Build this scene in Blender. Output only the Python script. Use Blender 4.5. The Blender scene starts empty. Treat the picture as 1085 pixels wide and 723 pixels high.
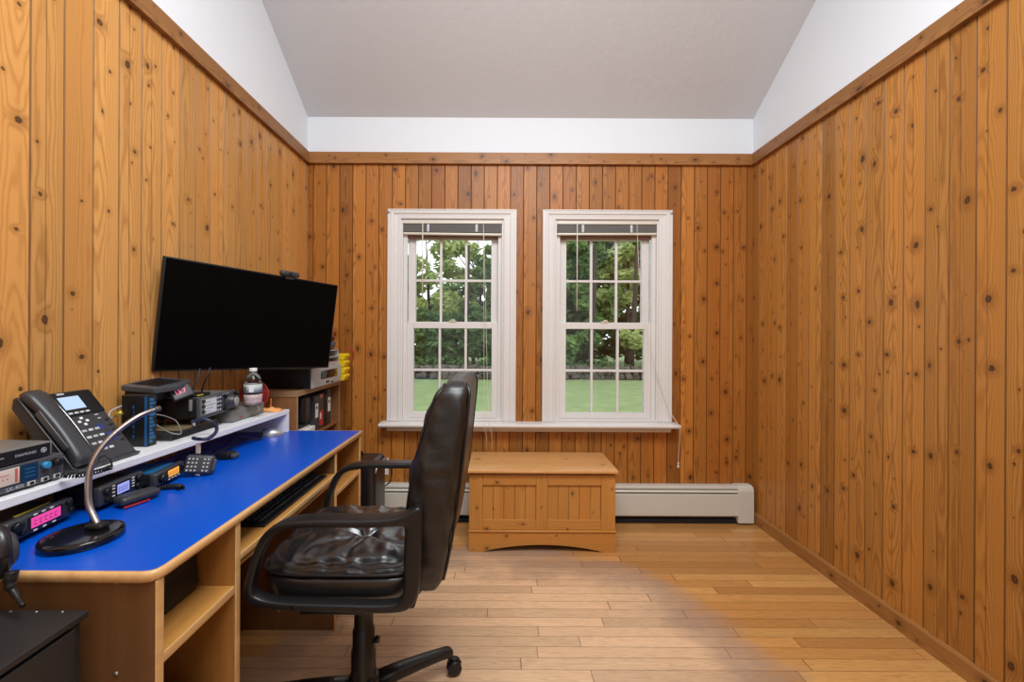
import bpy, bmesh, math, random
from mathutils import Vector, Matrix, noise
random.seed(7)
PI = math.pi
SC = bpy.context.scene
COL = SC.collection
F, CX, CY, CZ = 437.0, 530.0, 356.0, 1.25      # focal length and vanishing point of the 1085x723 photo, eye height

def W(px, py, y):
    "point of the room at depth y seen at pixel (px, py)"
    return Vector(((px - CX) * y / F, y, CZ - (py - CY) * y / F))

# ------------------------------------------------------------------ materials
class S:
    def __init__(s, nt, sock): s.nt, s.k = nt, sock
    def _op(a, op, b=None, c=None, clamp=False):
        n = a.nt.nodes.new('ShaderNodeMath'); n.operation = op; n.use_clamp = clamp
        for i, v in enumerate((a, b, c)):
            if v is None: continue
            if isinstance(v, S): a.nt.links.new(v.k, n.inputs[i])
            else: n.inputs[i].default_value = v
        return S(a.nt, n.outputs[0])
    def __add__(a, b): return a._op('ADD', b)
    __radd__ = __add__
    def __sub__(a, b): return a._op('SUBTRACT', b)
    def __mul__(a, b): return a._op('MULTIPLY', b)
    __rmul__ = __mul__
    def __truediv__(a, b): return a._op('DIVIDE', b)
    def floor(a): return a._op('FLOOR')
    def abs(a): return a._op('ABSOLUTE')
    def sin(a): return a._op('SINE')
    def sqrt(a): return a._op('SQRT')
    def pow(a, b): return a._op('POWER', b)
    def gt(a, b): return a._op('GREATER_THAN', b)
    def step(a, e0, e1):
        n = a.nt.nodes.new('ShaderNodeMapRange'); n.interpolation_type = 'SMOOTHSTEP'
        a.nt.links.new(a.k, n.inputs[0])
        if e0 < e1: vals = (e0, e1, 0, 1)
        else: vals = (e1, e0, 1, 0)
        for i, v in enumerate(vals): n.inputs[i + 1].default_value = v
        return S(a.nt, n.outputs[0])

def new_mat(name):
    m = bpy.data.materials.new(name); m.use_nodes = True
    nt = m.node_tree; b = nt.nodes['Principled BSDF']
    return m, nt, b
def white(nt, x):
    n = nt.nodes.new('ShaderNodeTexWhiteNoise'); n.noise_dimensions = '1D'
    nt.links.new(x.k, n.inputs['W'])
    s = nt.nodes.new('ShaderNodeSeparateColor'); nt.links.new(n.outputs['Color'], s.inputs[0])
    return [S(nt, s.outputs[i]) for i in range(3)]
def vec(nt, x, y, z):
    n = nt.nodes.new('ShaderNodeCombineXYZ')
    for i, v in enumerate((x, y, z)):
        if isinstance(v, S): nt.links.new(v.k, n.inputs[i])
        else: n.inputs[i].default_value = v
    return n.outputs[0]
def noi(nt, v, scale, detail=2, rough=.5):
    n = nt.nodes.new('ShaderNodeTexNoise'); n.inputs['Scale'].default_value = scale
    n.inputs['Detail'].default_value = detail; n.inputs['Roughness'].default_value = rough
    nt.links.new(v, n.inputs['Vector']); return S(nt, n.outputs['Fac'])
def coords(nt):
    t = nt.nodes.new('ShaderNodeTexCoord'); s = nt.nodes.new('ShaderNodeSeparateXYZ')
    nt.links.new(t.outputs['Object'], s.inputs[0])
    return [S(nt, s.outputs[i]) for i in range(3)], t.outputs['Object']
def mix(nt, f, a, b, mode='MIX'):
    n = nt.nodes.new('ShaderNodeMix'); n.data_type = 'RGBA'; n.blend_type = mode
    for i, v in ((0, f), (6, a), (7, b)):
        if isinstance(v, S): nt.links.new(v.k, n.inputs[i])
        elif i == 0: n.inputs[0].default_value = v
        elif isinstance(v, (tuple, list)): n.inputs[i].default_value = (*v[:3], 1)
        else: nt.links.new(v, n.inputs[i])
    return n.outputs[2]
def grey(nt, s):
    n = nt.nodes.new('ShaderNodeCombineColor')
    for i in range(3): nt.links.new(s.k, n.inputs[i])
    return n.outputs[0]
def bump(nt, b, h, strength=.3, dist=.002):
    n = nt.nodes.new('ShaderNodeBump'); n.inputs['Strength'].default_value = strength
    n.inputs['Distance'].default_value = dist
    nt.links.new(h.k, n.inputs['Height']); nt.links.new(n.outputs[0], b.inputs['Normal'])

def plain(name, col, rough=.5, metal=0, spec=.5, var=.0, scale=30, bmp=0, bscale=200, coat=0, emit=None, es=1):
    m, nt, b = new_mat(name)
    b.inputs['Roughness'].default_value = rough; b.inputs['Metallic'].default_value = metal
    b.inputs['Specular IOR Level'].default_value = spec; b.inputs['Coat Weight'].default_value = coat
    P, v = coords(nt)
    f = noi(nt, v, scale, 3)
    lo = [c * (1 - var) for c in col]; hi = [min(1, c * (1 + var)) for c in col]
    nt.links.new(mix(nt, f, lo, hi), b.inputs['Base Color'])
    if bmp: bump(nt, b, noi(nt, v, bscale, 3), bmp)
    if emit: b.inputs['Emission Color'].default_value = (*emit, 1); b.inputs['Emission Strength'].default_value = es
    return m

def pine(name, ua, va, w, light, dark, red, knot=(.05, .02, .008), off=0., seed=0., rough=.42, pvar=.35, ring=.55, kprob=.25, ksize=1., line=0, wear=False):
    m, nt, b = new_mat(name)
    P, vv = coords(nt)
    u = P[ua] / w + off; pid = u.floor(); fu = u - pid
    r1, r2, r3 = white(nt, pid * 1.37 + seed)
    v = P[va] + r1 * 23.
    # knots, two layers
    masks, halos = [], []
    for cell, smin, smax, prob, sd in ((.30, .005, .0125, kprob, 3.1), (.17, .0018, .006, kprob + .15, 9.7)):
        vk = v / cell; k = vk.floor(); fk = vk - k
        a1, a2, a3 = white(nt, k * 7.31 + pid * 31.7 + sd + seed)
        b1, b2, b3 = white(nt, k * 3.77 + pid * 17.9 + sd + 50.)
        du = (fu - (a1 * .64 + .18)) * w
        dv = (fk - (a2 * .6 + .2)) * cell
        wob = (noi(nt, vec(nt, du, dv, pid + k), 70, 3, .65) - .5) * .011
        sz = (b1 * (smax - smin) + smin) * ksize
        d = ((du * du + dv * dv * (b2 * .7 + .3)).sqrt() + wob) / sz
        pres = a3.gt(prob)
        masks.append((d.step(1.1, .6) * (d.step(.0, .55) * .25 + .75)) * pres)
        halos.append(d.step(4.0, .7) * pres)
    c = (r2 - .5) * .9
    q = fu - .5 - c
    wz = noi(nt, vec(nt, pid * 5.3, v * 1.0, 0.), 1.15, 1.5)
    dist = noi(nt, vec(nt, u * 1.3, v * 2.2, r3 * 9.), 2.2, 2)
    h = q * q * 2.2 + wz * (r3 * 2.4 + .8) + dist * .35 + halos[0] * .22
    rg = ((h * 2 * PI * 5.5).sin() * .5 + .5).pow(2.5)
    fine = noi(nt, vec(nt, u * 40, v * 1.3, pid), 3., 3, .65)
    big = noi(nt, vec(nt, pid * 3.1, v * .7, u * .5), 1.6, 2)
    col = mix(nt, rg * ring, light, dark)
    col = mix(nt, fine.step(.35, .75) * .35, col, dark)
    col = mix(nt, (r2 * .5 + big * .5).step(.35, .8) * .55, col, red)
    tone = r3 * pvar + (1. - pvar * .62) + (big - .5) * .25
    col = mix(nt, 1., col, grey(nt, tone), 'MULTIPLY')
    col = mix(nt, halos[0] * .6, col, [c * .62 for c in red])
    col = mix(nt, halos[1] * .35, col, [c * .7 for c in red])
    streak = noi(nt, vec(nt, u * 9., v * .9, r1 * 20.), 2.4, 4, .6).step(.60, .78)
    col = mix(nt, streak * .5, col, [c * .55 for c in dark])
    col = mix(nt, masks[0]._op('MAXIMUM', masks[1]) * .93, col, knot)
    if line:
        has = r1.gt(.45)
        ln = (fu - (r2 * .3 + .35)).abs().step(.022, .008) * has
        col = mix(nt, ln * .55, col, knot)
        jn = (fu - .5).abs().step(.458, .474)
        col = mix(nt, jn * .62, col, knot)
    nt.links.new(col, b.inputs['Base Color'])
    b.inputs['Roughness'].default_value = rough
    b.inputs['Specular IOR Level'].default_value = .35
    bump(nt, b, fine * .5 + rg * .5, .12, .001)
    return m

def strip_floor():
    m, nt, b = new_mat('oak_strip_floor')
    P, vv = coords(nt)
    w = .0572
    u = P[1] / w; pid = u.floor(); fu = u - pid
    r1, r2, r3 = white(nt, pid * 1.13 + 4.)
    L = P[0] / (r2 * .5 + .75) + r1 * 17.; lid = L.floor(); fl = L - lid
    s1, s2, s3 = white(nt, pid * 13.7 + lid * 5.1 + 2.)
    vx = P[0] + s1 * 31.
    dist = noi(nt, vec(nt, vx * 1.5, u * 1.2, s2 * 7), 2., 2)
    h = (fu - s2) * (fu - s2) * 1.6 + dist * 2.4
    rg = ((h * 2 * PI * 4.).sin() * .5 + .5).pow(3.)
    fine = noi(nt, vec(nt, vx * 3.0, u * 11, s3 * 9), 2.6, 5, .75)
    light, dark, redd = (.64, .345, .115), (.34, .15, .04), (.50, .225, .062)
    col = mix(nt, s3.step(.1, .95) * .75, light, redd)
    col = mix(nt, rg * .38, col, dark)
    col = mix(nt, fine.step(.48, .72) * .55, col, dark)
    tone = s1 * .26 + .84
    # worn finish where the chair rolls and people walk
    wn = noi(nt, vec(nt, P[0] * 1., P[1] * 1.6, 0.), 2.3, 4, .6)
    ex = (P[0] - .05) / 1.0; ey = (P[1] - 1.35) / 1.05
    e = (ex * ex + ey * ey).sqrt() + (wn - .5) * .55
    wear = e.step(1.12, .72)
    dirt = (e - .93).abs().step(.2, .04)
    wc = mix(nt, rg * .35, (.80, .56, .36), (.44, .27, .165))
    wc = mix(nt, fine.step(.45, .75) * .55, wc, (.30, .185, .115))
    col = mix(nt, wear * .75, col, wc)
    col = mix(nt, 1., col, grey(nt, tone), 'MULTIPLY')
    fine2 = noi(nt, vec(nt, P[0] * 1.5, P[1] * 8, 3.), 6., 4, .7)
    col = mix(nt, dirt * (fine2 * .8 + .08), col, (.30, .23, .20))
    gap = (fu - .5).abs().step(.472, .494)._op('MAXIMUM', (fl - .5).abs().step(.4975, .4992))
    col = mix(nt, gap * .85, col, (.10, .04, .015))
    nt.links.new(col, b.inputs['Base Color'])
    ro = fine * .12 + wear * .12 + .27
    nt.links.new(ro.k, b.inputs['Roughness'])
    b.inputs['Specular IOR Level'].default_value = .5
    bump(nt, b, (gap * -1.) + fine * .12, .25, .001)
    return m

def veneer(name, light, dark, along=0, rough=.38):
    m, nt, b = new_mat(name)
    P, vv = coords(nt)
    sc = [14., 14., 14.]; sc[along] = 1.0
    v = vec(nt, P[0] * sc[0], P[1] * sc[1], P[2] * sc[2])
    a = noi(nt, v, 1.6, 4, .6); c = noi(nt, v, 9., 3, .7)
    col = mix(nt, a.step(.3, .7) * .7, light, dark)
    col = mix(nt, c.step(.5, .75) * .3, col, dark)
    nt.links.new(col, b.inputs['Base Color']); b.inputs['Roughness'].default_value = rough
    return m

def leather(name, col=(.008, .008, .010), rough=.27, coat=0):
    m, nt, b = new_mat(name)
    P, v = coords(nt)
    vor = nt.nodes.new('ShaderNodeTexVoronoi'); vor.inputs['Scale'].default_value = 260
    nt.links.new(v, vor.inputs['Vector'])
    g = S(nt, vor.outputs['Distance']); wr = noi(nt, v, 14, 4, .6)
    b.inputs['Base Color'].default_value = (*col, 1); b.inputs['Coat Weight'].default_value = coat; b.inputs['Coat Roughness'].default_value = .2
    r = wr * .12 + (rough - .03)
    nt.links.new(r.k, b.inputs['Roughness']); b.inputs['Specular IOR Level'].default_value = .6
    bump(nt, b, g * .12 + wr * 1., .3, .0035)
    return m

def glass(name, tint=(1, 1, 1), refl=.06):
    m, nt, b = new_mat(name); nt.nodes.remove(b)
    out = nt.nodes['Material Output']
    t = nt.nodes.new('ShaderNodeBsdfTransparent'); t.inputs[0].default_value = (*tint, 1)
    g = nt.nodes.new('ShaderNodeBsdfGlossy'); g.inputs['Roughness'].default_value = .02
    fr = nt.nodes.new('ShaderNodeFresnel'); fr.inputs[0].default_value = 1.45
    mx = nt.nodes.new('ShaderNodeMixShader')
    nt.links.new(fr.outputs[0], mx.inputs[0]); nt.links.new(t.outputs[0], mx.inputs[1])
    nt.links.new(g.outputs[0], mx.inputs[2]); nt.links.new(mx.outputs[0], out.inputs[0])
    return m

def leaves_mat(name, a, c):
    m, nt, b = new_mat(name)
    P, v = coords(nt)
    f = noi(nt, v, .9, 3); f2 = noi(nt, v, 9., 2)
    col = mix(nt, f.step(.3, .7) * .6 + f2.step(.35, .65) * .4, a, c)
    nt.links.new(col, b.inputs['Base Color']); b.inputs['Roughness'].default_value = .6
    b.inputs['Specular IOR Level'].default_value = .3
    tr = nt.nodes.new('ShaderNodeBsdfTranslucent'); nt.links.new(col, tr.inputs[0])
    mx = nt.nodes.new('ShaderNodeMixShader'); mx.inputs[0].default_value = .35
    out = nt.nodes['Material Output']
    nt.links.new(b.outputs[0], mx.inputs[1]); nt.links.new(tr.outputs[0], mx.inputs[2])
    nt.links.new(mx.outputs[0], out.inputs[0])
    return m

PL, PD, PR = (.60, .285, .085), (.33, .125, .028), (.46, .175, .040)
M = {}
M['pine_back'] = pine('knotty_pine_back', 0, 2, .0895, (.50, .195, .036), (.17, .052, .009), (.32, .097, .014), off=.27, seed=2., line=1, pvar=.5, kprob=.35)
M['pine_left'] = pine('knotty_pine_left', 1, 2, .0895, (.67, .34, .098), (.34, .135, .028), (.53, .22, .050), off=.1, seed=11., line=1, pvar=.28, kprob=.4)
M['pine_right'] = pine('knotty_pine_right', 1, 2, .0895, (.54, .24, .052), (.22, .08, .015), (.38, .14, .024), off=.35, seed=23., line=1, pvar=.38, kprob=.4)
M['pine_trim_x'] = pine('knotty_pine_trim_x', 2, 0, .08, (.40, .175, .05), (.20, .08, .02), (.30, .11, .028), off=.83, seed=31., kprob=.2, ksize=.9, pvar=.05)
M['pine_trim_y'] = pine('knotty_pine_trim_y', 2, 1, .08, (.35, .16, .05), (.17, .07, .02), (.27, .105, .03), off=.83, seed=37., kprob=.2, ksize=.9, pvar=.05)
M['pine_base'] = pine('knotty_pine_baseboard', 2, 1, .08, (.40, .185, .055), (.22, .09, .022), (.30, .12, .03), off=.02, seed=61., kprob=.2, ksize=.9, pvar=.05)
M['chest_v'] = pine('chest_pine_upright', 0, 2, .057, (.56, .25, .055), (.37, .145, .028), (.46, .175, .03), off=.3, seed=41., kprob=.5, pvar=.15, ring=.35, ksize=.6)
M['chest_h'] = pine('chest_pine_level', 2, 0, .06, (.56, .25, .055), (.37, .145, .028), (.46, .175, .03), off=.1, seed=47., kprob=.55, pvar=.12, ring=.35, ksize=.6)
M['chest_lid'] = pine('chest_pine_lid', 1, 0, .15, (.68, .37, .14), (.50, .24, .075), (.60, .28, .085), off=.1, seed=53., kprob=.7, pvar=.1, ring=.4, rough=.32)
M['floor'] = strip_floor()
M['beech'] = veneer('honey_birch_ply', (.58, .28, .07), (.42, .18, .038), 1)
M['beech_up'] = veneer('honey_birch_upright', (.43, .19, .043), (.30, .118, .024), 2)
M['panel_shaded'] = veneer('shaded_birch_panel', (.20, .095, .035), (.15, .066, .022), 2)  # brown birch, darkened: shade on the camera-facing panels put into the colour
M['edge'] = veneer('birch_edge', (.66, .40, .17), (.46, .24, .085), 1)
M['case_wood'] = veneer('brown_laminate', (.30, .13, .045), (.21, .085, .028), 2, .5)
M['case_edge'] = veneer('laminate_edge', (.36, .22, .11), (.28, .16, .075), 1, .5)
def blue_top():
    m, nt, b = new_mat('blue_laminate'); P, v = coords(nt)
    f = noi(nt, v, 3, 3); s = noi(nt, vec(nt, P[0] * 8, P[1] * 40, P[2]), 5, 5, .8)
    col = mix(nt, f, (.000, .066, .46), (.000, .085, .56))
    col = mix(nt, s.step(.72, .80) * .35, col, (.10, .22, .75))
    nt.links.new(col, b.inputs['Base Color']); b.inputs['Roughness'].default_value = .30
    b.inputs['Specular IOR Level'].default_value = .45
    return m
M['blue'] = blue_top()
def plaster(name, col, s=.25, sc=55):
    m, nt, b = new_mat(name); P, v = coords(nt)
    nt.links.new(mix(nt, noi(nt, v, 2.2, 3), [c * .97 for c in col], col), b.inputs['Base Color'])
    b.inputs['Roughness'].default_value = .85; b.inputs['Specular IOR Level'].default_value = .2
    if s: bump(nt, b, noi(nt, v, sc, 4, .65), s, .004)
    return m
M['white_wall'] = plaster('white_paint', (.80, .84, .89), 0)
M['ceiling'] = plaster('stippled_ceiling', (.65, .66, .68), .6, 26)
M['trim_white'] = plain('white_gloss_trim', (.72, .70, .68), .35, var=.02)
M['shelf_white'] = plain('white_melamine', (.78, .79, .82), .35, var=.02)
M['heater'] = plain('heater_enamel', (.62, .60, .53), .4, var=.02)
M['ivory'] = plain('ivory_plastic', (.70, .66, .56), .4, var=.02)
M['slat'] = plain('grey_slats', (.20, .19, .18), .5, var=.05)
M['rail_brown'] = plain('brown_head_stop', (.24, .13, .08), .5, var=.05)
M['cord'] = plain('white_cord', (.70, .66, .58), .7)
M['black'] = plain('black_plastic', (.009, .009, .010), .42, spec=.35, var=.1)
M['black_sat'] = plain('black_arm_plastic', (.010, .010, .011), .33, spec=.4, var=.08, bmp=.1, bscale=600)
M['black_gloss'] = plain('black_gloss', (.006, .006, .007), .08)
M['black_metal'] = plain('black_painted_metal', (.014, .014, .015), .45, var=.1, bmp=.08, bscale=500)
M['screen'] = plain('dark_screen', (.0015, .0015, .0015), .45, spec=.05)
M['dark'] = plain('dark_void', (.004, .004, .004), .8)
M['char'] = plain('charcoal_plastic', (.035, .037, .042), .38, var=.06)
M['slate'] = plain('slate_plastic', (.06, .065, .075), .35, var=.05)
M['grey'] = plain('grey_metal', (.20, .20, .19), .4, metal=.3, var=.06)
M['lgrey'] = plain('light_grey_plastic', (.42, .43, .43), .45, var=.05)
M['silver'] = plain('silver_plastic', (.50, .50, .50), .28, metal=.7)
M['chrome'] = plain('brushed_chrome', (.40, .40, .41), .30, metal=1)
M['white'] = plain('white_plastic', (.78, .78, .77), .45)
M['btn'] = plain('pale_button', (.55, .57, .60), .45)
M['cream'] = plain('cream_label', (.62, .52, .44), .6, var=.04)
M['dk_rib'] = plain('ribbed_black', (.02, .02, .022), .5)
M['khaki'] = plain('khaki_board', (.16, .12, .06), .6, var=.1)
M['navy'] = plain('navy_cable', (.012, .016, .045), .4)
M['bluebox'] = plain('blue_print', (.01, .10, .28), .4, var=.3, scale=90)
M['bluesteel'] = plain('blue_top_plate', (.015, .13, .30), .35, var=.1)
M['bluelens'] = plain('blue_knob', (.03, .25, .50), .25)
M['red'] = plain('red_plastic', (.45, .02, .015), .4, var=.15)
M['maroon'] = plain('dark_red_wire', (.38, .02, .015), .45, var=.2)
M['orange'] = plain('orange_cloth', (.80, .36, .12), .8, var=.25, scale=60, bmp=.3, bscale=80)
M['orangew'] = plain('orange_wire', (.65, .17, .03), .5)
M['yellow'] = plain('yellow_plastic', (.80, .56, .01), .4, var=.05)
M['tan'] = plain('tan_skin_grille', (.55, .25, .15), .5)
M['brass'] = plain('brass', (.55, .42, .05), .35, metal=.4)
M['gold'] = plain('gold_strip', (.45, .36, .03), .4)
M['lcd_pink'] = plain('pink_lcd', (.5, .03, .2), .3, emit=(.62, .06, .28), es=.9)
M['lcd_amber'] = plain('amber_lcd', (.6, .25, .03), .3, emit=(.85, .38, .06), es=.8)
M['lcd_blue'] = plain('blue_lcd', (.15, .18, .5), .3, emit=(.32, .36, .80), es=.8)
M['lcd_phone'] = plain('phone_lcd', (.25, .35, .5), .3, emit=(.33, .43, .62), es=.8)
M['lcd_grey'] = plain('grey_lcd', (.3, .3, .32), .3, emit=(.42, .42, .46), es=.55)
M['lcd_navy'] = plain('navy_panel', (.005, .03, .08), .3)
M['ink_navy'] = plain('navy_label', (.02, .04, .16), .4)
M['led_red'] = plain('red_digits', (.6, .05, .1), .3, emit=(.9, .15, .25), es=1.1)
M['ink_grey'] = plain('grey_print', (.38, .40, .44), .5)
M['ink_red'] = plain('red_print', (.50, .10, .08), .5)
M['green_ink'] = plain('green_label', (.05, .16, .10), .5, var=.3, scale=120)
M['pinklabel'] = plain('pink_label', (.50, .38, .38), .5, var=.6, scale=150)
M['pale_label'] = plain('pale_label', (.45, .50, .48), .5, var=.2, scale=120)
M['paper'] = plain('white_paper', (.72, .75, .73), .7, var=.03)
M['leather'] = leather('black_leather', rough=.30)
M['seat_leather'] = leather('glossy_seat_leather', rough=.30, coat=.7)
M['leather_back'] = leather('worn_leather_back', (.010, .009, .0085), .36)
M['pane'] = glass('window_glass')
M['bottle'] = glass('clear_bottle', (.86, .88, .90))
M['grass'] = plain('lawn_grass', (.22, .30, .12), .9, var=.3, scale=2.2, bmp=.5, bscale=60)
M['bark'] = plain('dark_bark', (.045, .032, .025), .9, var=.4, scale=6, bmp=.5, bscale=20)
M['stone'] = plain('field_stone', (.11, .095, .08), .9, var=.85, scale=3.5, bmp=.4, bscale=20)
M['leaf_pale'] = leaves_mat('pale_leaves', (.30, .42, .12), (.55, .62, .26))
M['leaf_mid'] = leaves_mat('mid_leaves', (.09, .20, .05), (.26, .40, .12))
M['leaf_dark'] = leaves_mat('dark_leaves', (.05, .12, .04), (.15, .27, .09))

# ------------------------------------------------------------------ mesh building
class MB:
    def __init__(s, mat=None): s.v, s.f, s.sm = [], [], []; s.M = mat or Matrix()
    def add(s, vs, fs, smooth=False):
        k = len(s.v); s.v += [s.M @ Vector(p) for p in vs]
        s.f += [[i + k for i in f] for f in fs]; s.sm += [smooth] * len(fs); return s
    def box(s, a, b, rot=None):
        x0, x1 = sorted((a[0], b[0])); y0, y1 = sorted((a[1], b[1])); z0, z1 = sorted((a[2], b[2]))
        vs = [Vector((x, y, z)) for z in (z0, z1) for y in (y0, y1) for x in (x0, x1)]
        if rot:
            c = Vector(((x0 + x1) / 2, (y0 + y1) / 2, (z0 + z1) / 2)); vs = [rot @ (p - c) + c for p in vs]
        return s.add(vs, [(0, 2, 3, 1), (4, 5, 7, 6), (0, 1, 5, 4), (2, 6, 7, 3), (0, 4, 6, 2), (1, 3, 7, 5)])
    def rbox(s, a, b, r=.004, seg=3, rot=None):
        "box with rounded edges"
        bm = bmesh.new(); bmesh.ops.create_cube(bm, size=1)
        sz = [abs(b[i] - a[i]) for i in range(3)]; c = Vector([(a[i] + b[i]) / 2 for i in range(3)])
        for v in bm.verts: v.co = Vector([v.co[i] * sz[i] for i in range(3)])
        r = min(r, min(sz) * .49)
        bmesh.ops.bevel(bm, geom=bm.edges[:], offset=r, segments=seg, profile=.5, affect='EDGES')
        bm.verts.ensure_lookup_table()
        vs = [((rot @ v.co) if rot else v.co) + c for v in bm.verts]
        fs = [[v.index for v in f.verts] for f in bm.faces]
        bm.free(); return s.add(vs, fs, True)
    def prism(s, pts, axis, a, b, smooth=False):
        "pts: 2D outline; extruded along axis between a and b"
        n = len(pts); vs = []
        for t in (a, b):
            for p in pts:
                q = list(p); q.insert(axis, t); vs.append(q)
        fs = [[i, (i + 1) % n, n + (i + 1) % n, n + i] for i in range(n)]
        s.add(vs, fs, smooth); k = len(s.v)
        s.f += [list(range(k - 2 * n, k - n))[::-1], list(range(k - n, k))]; s.sm += [False, False]
        return s
    def tube(s, pts, r, n=10, smooth=True, caps=True):
        pts = [Vector(p) for p in pts]; m = len(pts)
        rs = r if isinstance(r, (list, tuple)) else [r] * m
        vs = []; up = None
        for i, p in enumerate(pts):
            d = (pts[min(i + 1, m - 1)] - pts[max(i - 1, 0)]).normalized()
            if up is None: up = d.orthogonal().normalized()
            else:
                up = up - d * up.dot(d)
                up = up.normalized() if up.length > 1e-6 else d.orthogonal().normalized()
            w = d.cross(up)
            for k in range(n):
                a = 2 * PI * k / n; vs.append(p + (up * math.cos(a) + w * math.sin(a)) * rs[i])
        fs = [[i * n + k, i * n + (k + 1) % n, (i + 1) * n + (k + 1) % n, (i + 1) * n + k] for i in range(m - 1) for k in range(n)]
        s.add(vs, fs, smooth)
        if caps:
            k = len(s.v) - m * n
            s.f += [list(range(k, k + n))[::-1], list(range(k + (m - 1) * n, k + m * n))]; s.sm += [False, False]
        return s
    def lathe(s, c, prof, n=32, axis='z', smooth=True):
        "prof: (radius, height) pairs"
        vs = []
        for r, h in prof:
            for k in range(n):
                a = 2 * PI * k / n; x, y = r * math.cos(a), r * math.sin(a)
                p = {'z': (x, y, h), 'x': (h, x, y), 'y': (x, h, y)}[axis]
                vs.append(Vector(c) + Vector(p))
        m = len(prof)
        fs = [[i * n + k, i * n + (k + 1) % n, (i + 1) * n + (k + 1) % n, (i + 1) * n + k] for i in range(m - 1) for k in range(n)]
        s.add(vs, fs, smooth); k = len(s.v) - m * n
        if prof[0][0] > 1e-5: s.f.append(list(range(k, k + n))[::-1]); s.sm.append(False)
        if prof[-1][0] > 1e-5: s.f.append(list(range(k + (m - 1) * n, k + m * n))); s.sm.append(False)
        return s
    def text(s, body, size, Mt, depth=.0004):
        cu = bpy.data.curves.new('t', 'FONT'); cu.body = body; cu.size = size; cu.extrude = depth
        cu.align_x = 'CENTER'; cu.align_y = 'CENTER'; cu.resolution_u = 2
        o = bpy.data.objects.new('t', cu); COL.objects.link(o)
        bpy.context.view_layer.update()
        me = bpy.data.meshes.new_from_object(o)
        s.add([Mt @ v.co for v in me.vertices], [list(p.vertices) for p in me.polygons])
        bpy.data.objects.remove(o); bpy.data.curves.remove(cu); bpy.data.meshes.remove(me); return s

def spline(pts, k=6, closed=False):
    pts = [Vector(p) for p in pts]; out = []; n = len(pts)
    rng = range(n) if closed else range(n - 1)
    for i in rng:
        if closed: p0, p1, p2, p3 = pts[i - 1], pts[i], pts[(i + 1) % n], pts[(i + 2) % n]
        else: p0, p1, p2, p3 = pts[max(i - 1, 0)], pts[i], pts[i + 1], pts[min(i + 2, n - 1)]
        for j in range(k):
            t = j / k
            out.append(.5 * ((2 * p1) + (p2 - p0) * t + (2 * p0 - 5 * p1 + 4 * p2 - p3) * t * t + (3 * p1 - p0 - 3 * p2 + p3) * t ** 3))
    if not closed: out.append(pts[-1])
    return out

ROOT = {}
def build(name, mb, mat, parent=None, local=False, bevel=0, seg=2, sub=0):
    "one mesh object; vertices are world points unless local"
    me = bpy.data.meshes.new(name)
    o = bpy.data.objects.new(name, me); COL.objects.link(o)
    inv = None; pm = Matrix()
    if parent is not None:
        pm = ROOT.get(parent.name, Matrix()); o.parent = parent
    vs = mb.v
    if parent is not None and not local: inv = pm.inverted(); vs = [inv @ p for p in vs]
    if parent is None and not local and vs:
        # the object's own origin sits at the base of its shape
        x = sum(p.x for p in vs) / len(vs); y = sum(p.y for p in vs) / len(vs); z = min(p.z for p in vs)
        if name.split('_')[0] not in ('wall', 'floor', 'ceiling', 'trim', 'baseboard', 'window', 'ground'):
            c = Vector((x, y, z)); vs = [p - c for p in vs]; o.location = c
            ROOT[o.name] = Matrix.Translation(c)
    me.from_pydata([tuple(p) for p in vs], [], mb.f)
    me.polygons.foreach_set('use_smooth', mb.sm); me.update()
    bm = bmesh.new(); bm.from_mesh(me); bmesh.ops.recalc_face_normals(bm, faces=bm.faces); bm.to_mesh(me); bm.free()
    me.materials.append(mat)
    if parent is not None: ROOT[o.name] = pm
    if bevel:
        b = o.modifiers.new('edge', 'BEVEL'); b.width = bevel; b.segments = seg; b.limit_method = 'ANGLE'; b.angle_limit = .6
    if sub:
        b = o.modifiers.new('sub', 'SUBSURF'); b.levels = sub; b.render_levels = sub
    return o
def tag(o, label, cat, group=None):
    o['label'] = label; o['category'] = cat
    if group: o['group'] = group
    return o
def thing(name, label, cat, loc=(0, 0, 0), rz=0, group=None, ry=0):
    o = bpy.data.objects.new(name, None); COL.objects.link(o); o.empty_display_size = .05
    o.location = loc; o.rotation_euler = (0, ry, rz)
    ROOT[o.name] = Matrix.Translation(loc) @ Matrix.Rotation(rz, 4, 'Z') @ Matrix.Rotation(ry, 4, 'Y')
    return tag(o, label, cat, group)
def struct(o): o['kind'] = 'structure'; return o
def sroot(name, loc=(0, 0, 0)):
    o = bpy.data.objects.new(name, None); COL.objects.link(o); o.location = loc
    ROOT[o.name] = Matrix.Translation(loc); o['kind'] = 'structure'; return o
def copy_tree(o, loc, label=None, parent=None):
    c = o.copy(); COL.objects.link(c)
    if parent is not None: c.parent = parent
    if loc is not None: c.location = loc
    if label: c['label'] = label
    for ch in list(o.children): copy_tree(ch, None, None, c)
    return c

# ------------------------------------------------------------------ room
XL, XR, YB, YR = -1.318, 1.717, 2.81, -1.5
ZT0, ZT1, ZC = 2.414, 2.491, 2.736
SL, YRIDGE = .643, .75
ZRIDGE = ZC + SL * (YB - YRIDGE)
PW = .0895
def grooves(a, b, off):
    "plank profile: list of (position, depth)"
    out = []; k = math.floor(a / PW + off)
    g, dep = .0032, .0045
    out.append((a, 0))
    while True:
        c = (k - off) * PW
        if c - g > b: break
        if c - g > a and c + g < b: out += [(c - g, 0), (c, dep), (c + g, 0)]
        k += 1
    out.append((b, 0)); return out
WIN = [(-.329, .3525), (.7245, .3555)]       # centre and half width of each opening
WZ0, WZ1 = .668, 2.045
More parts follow.
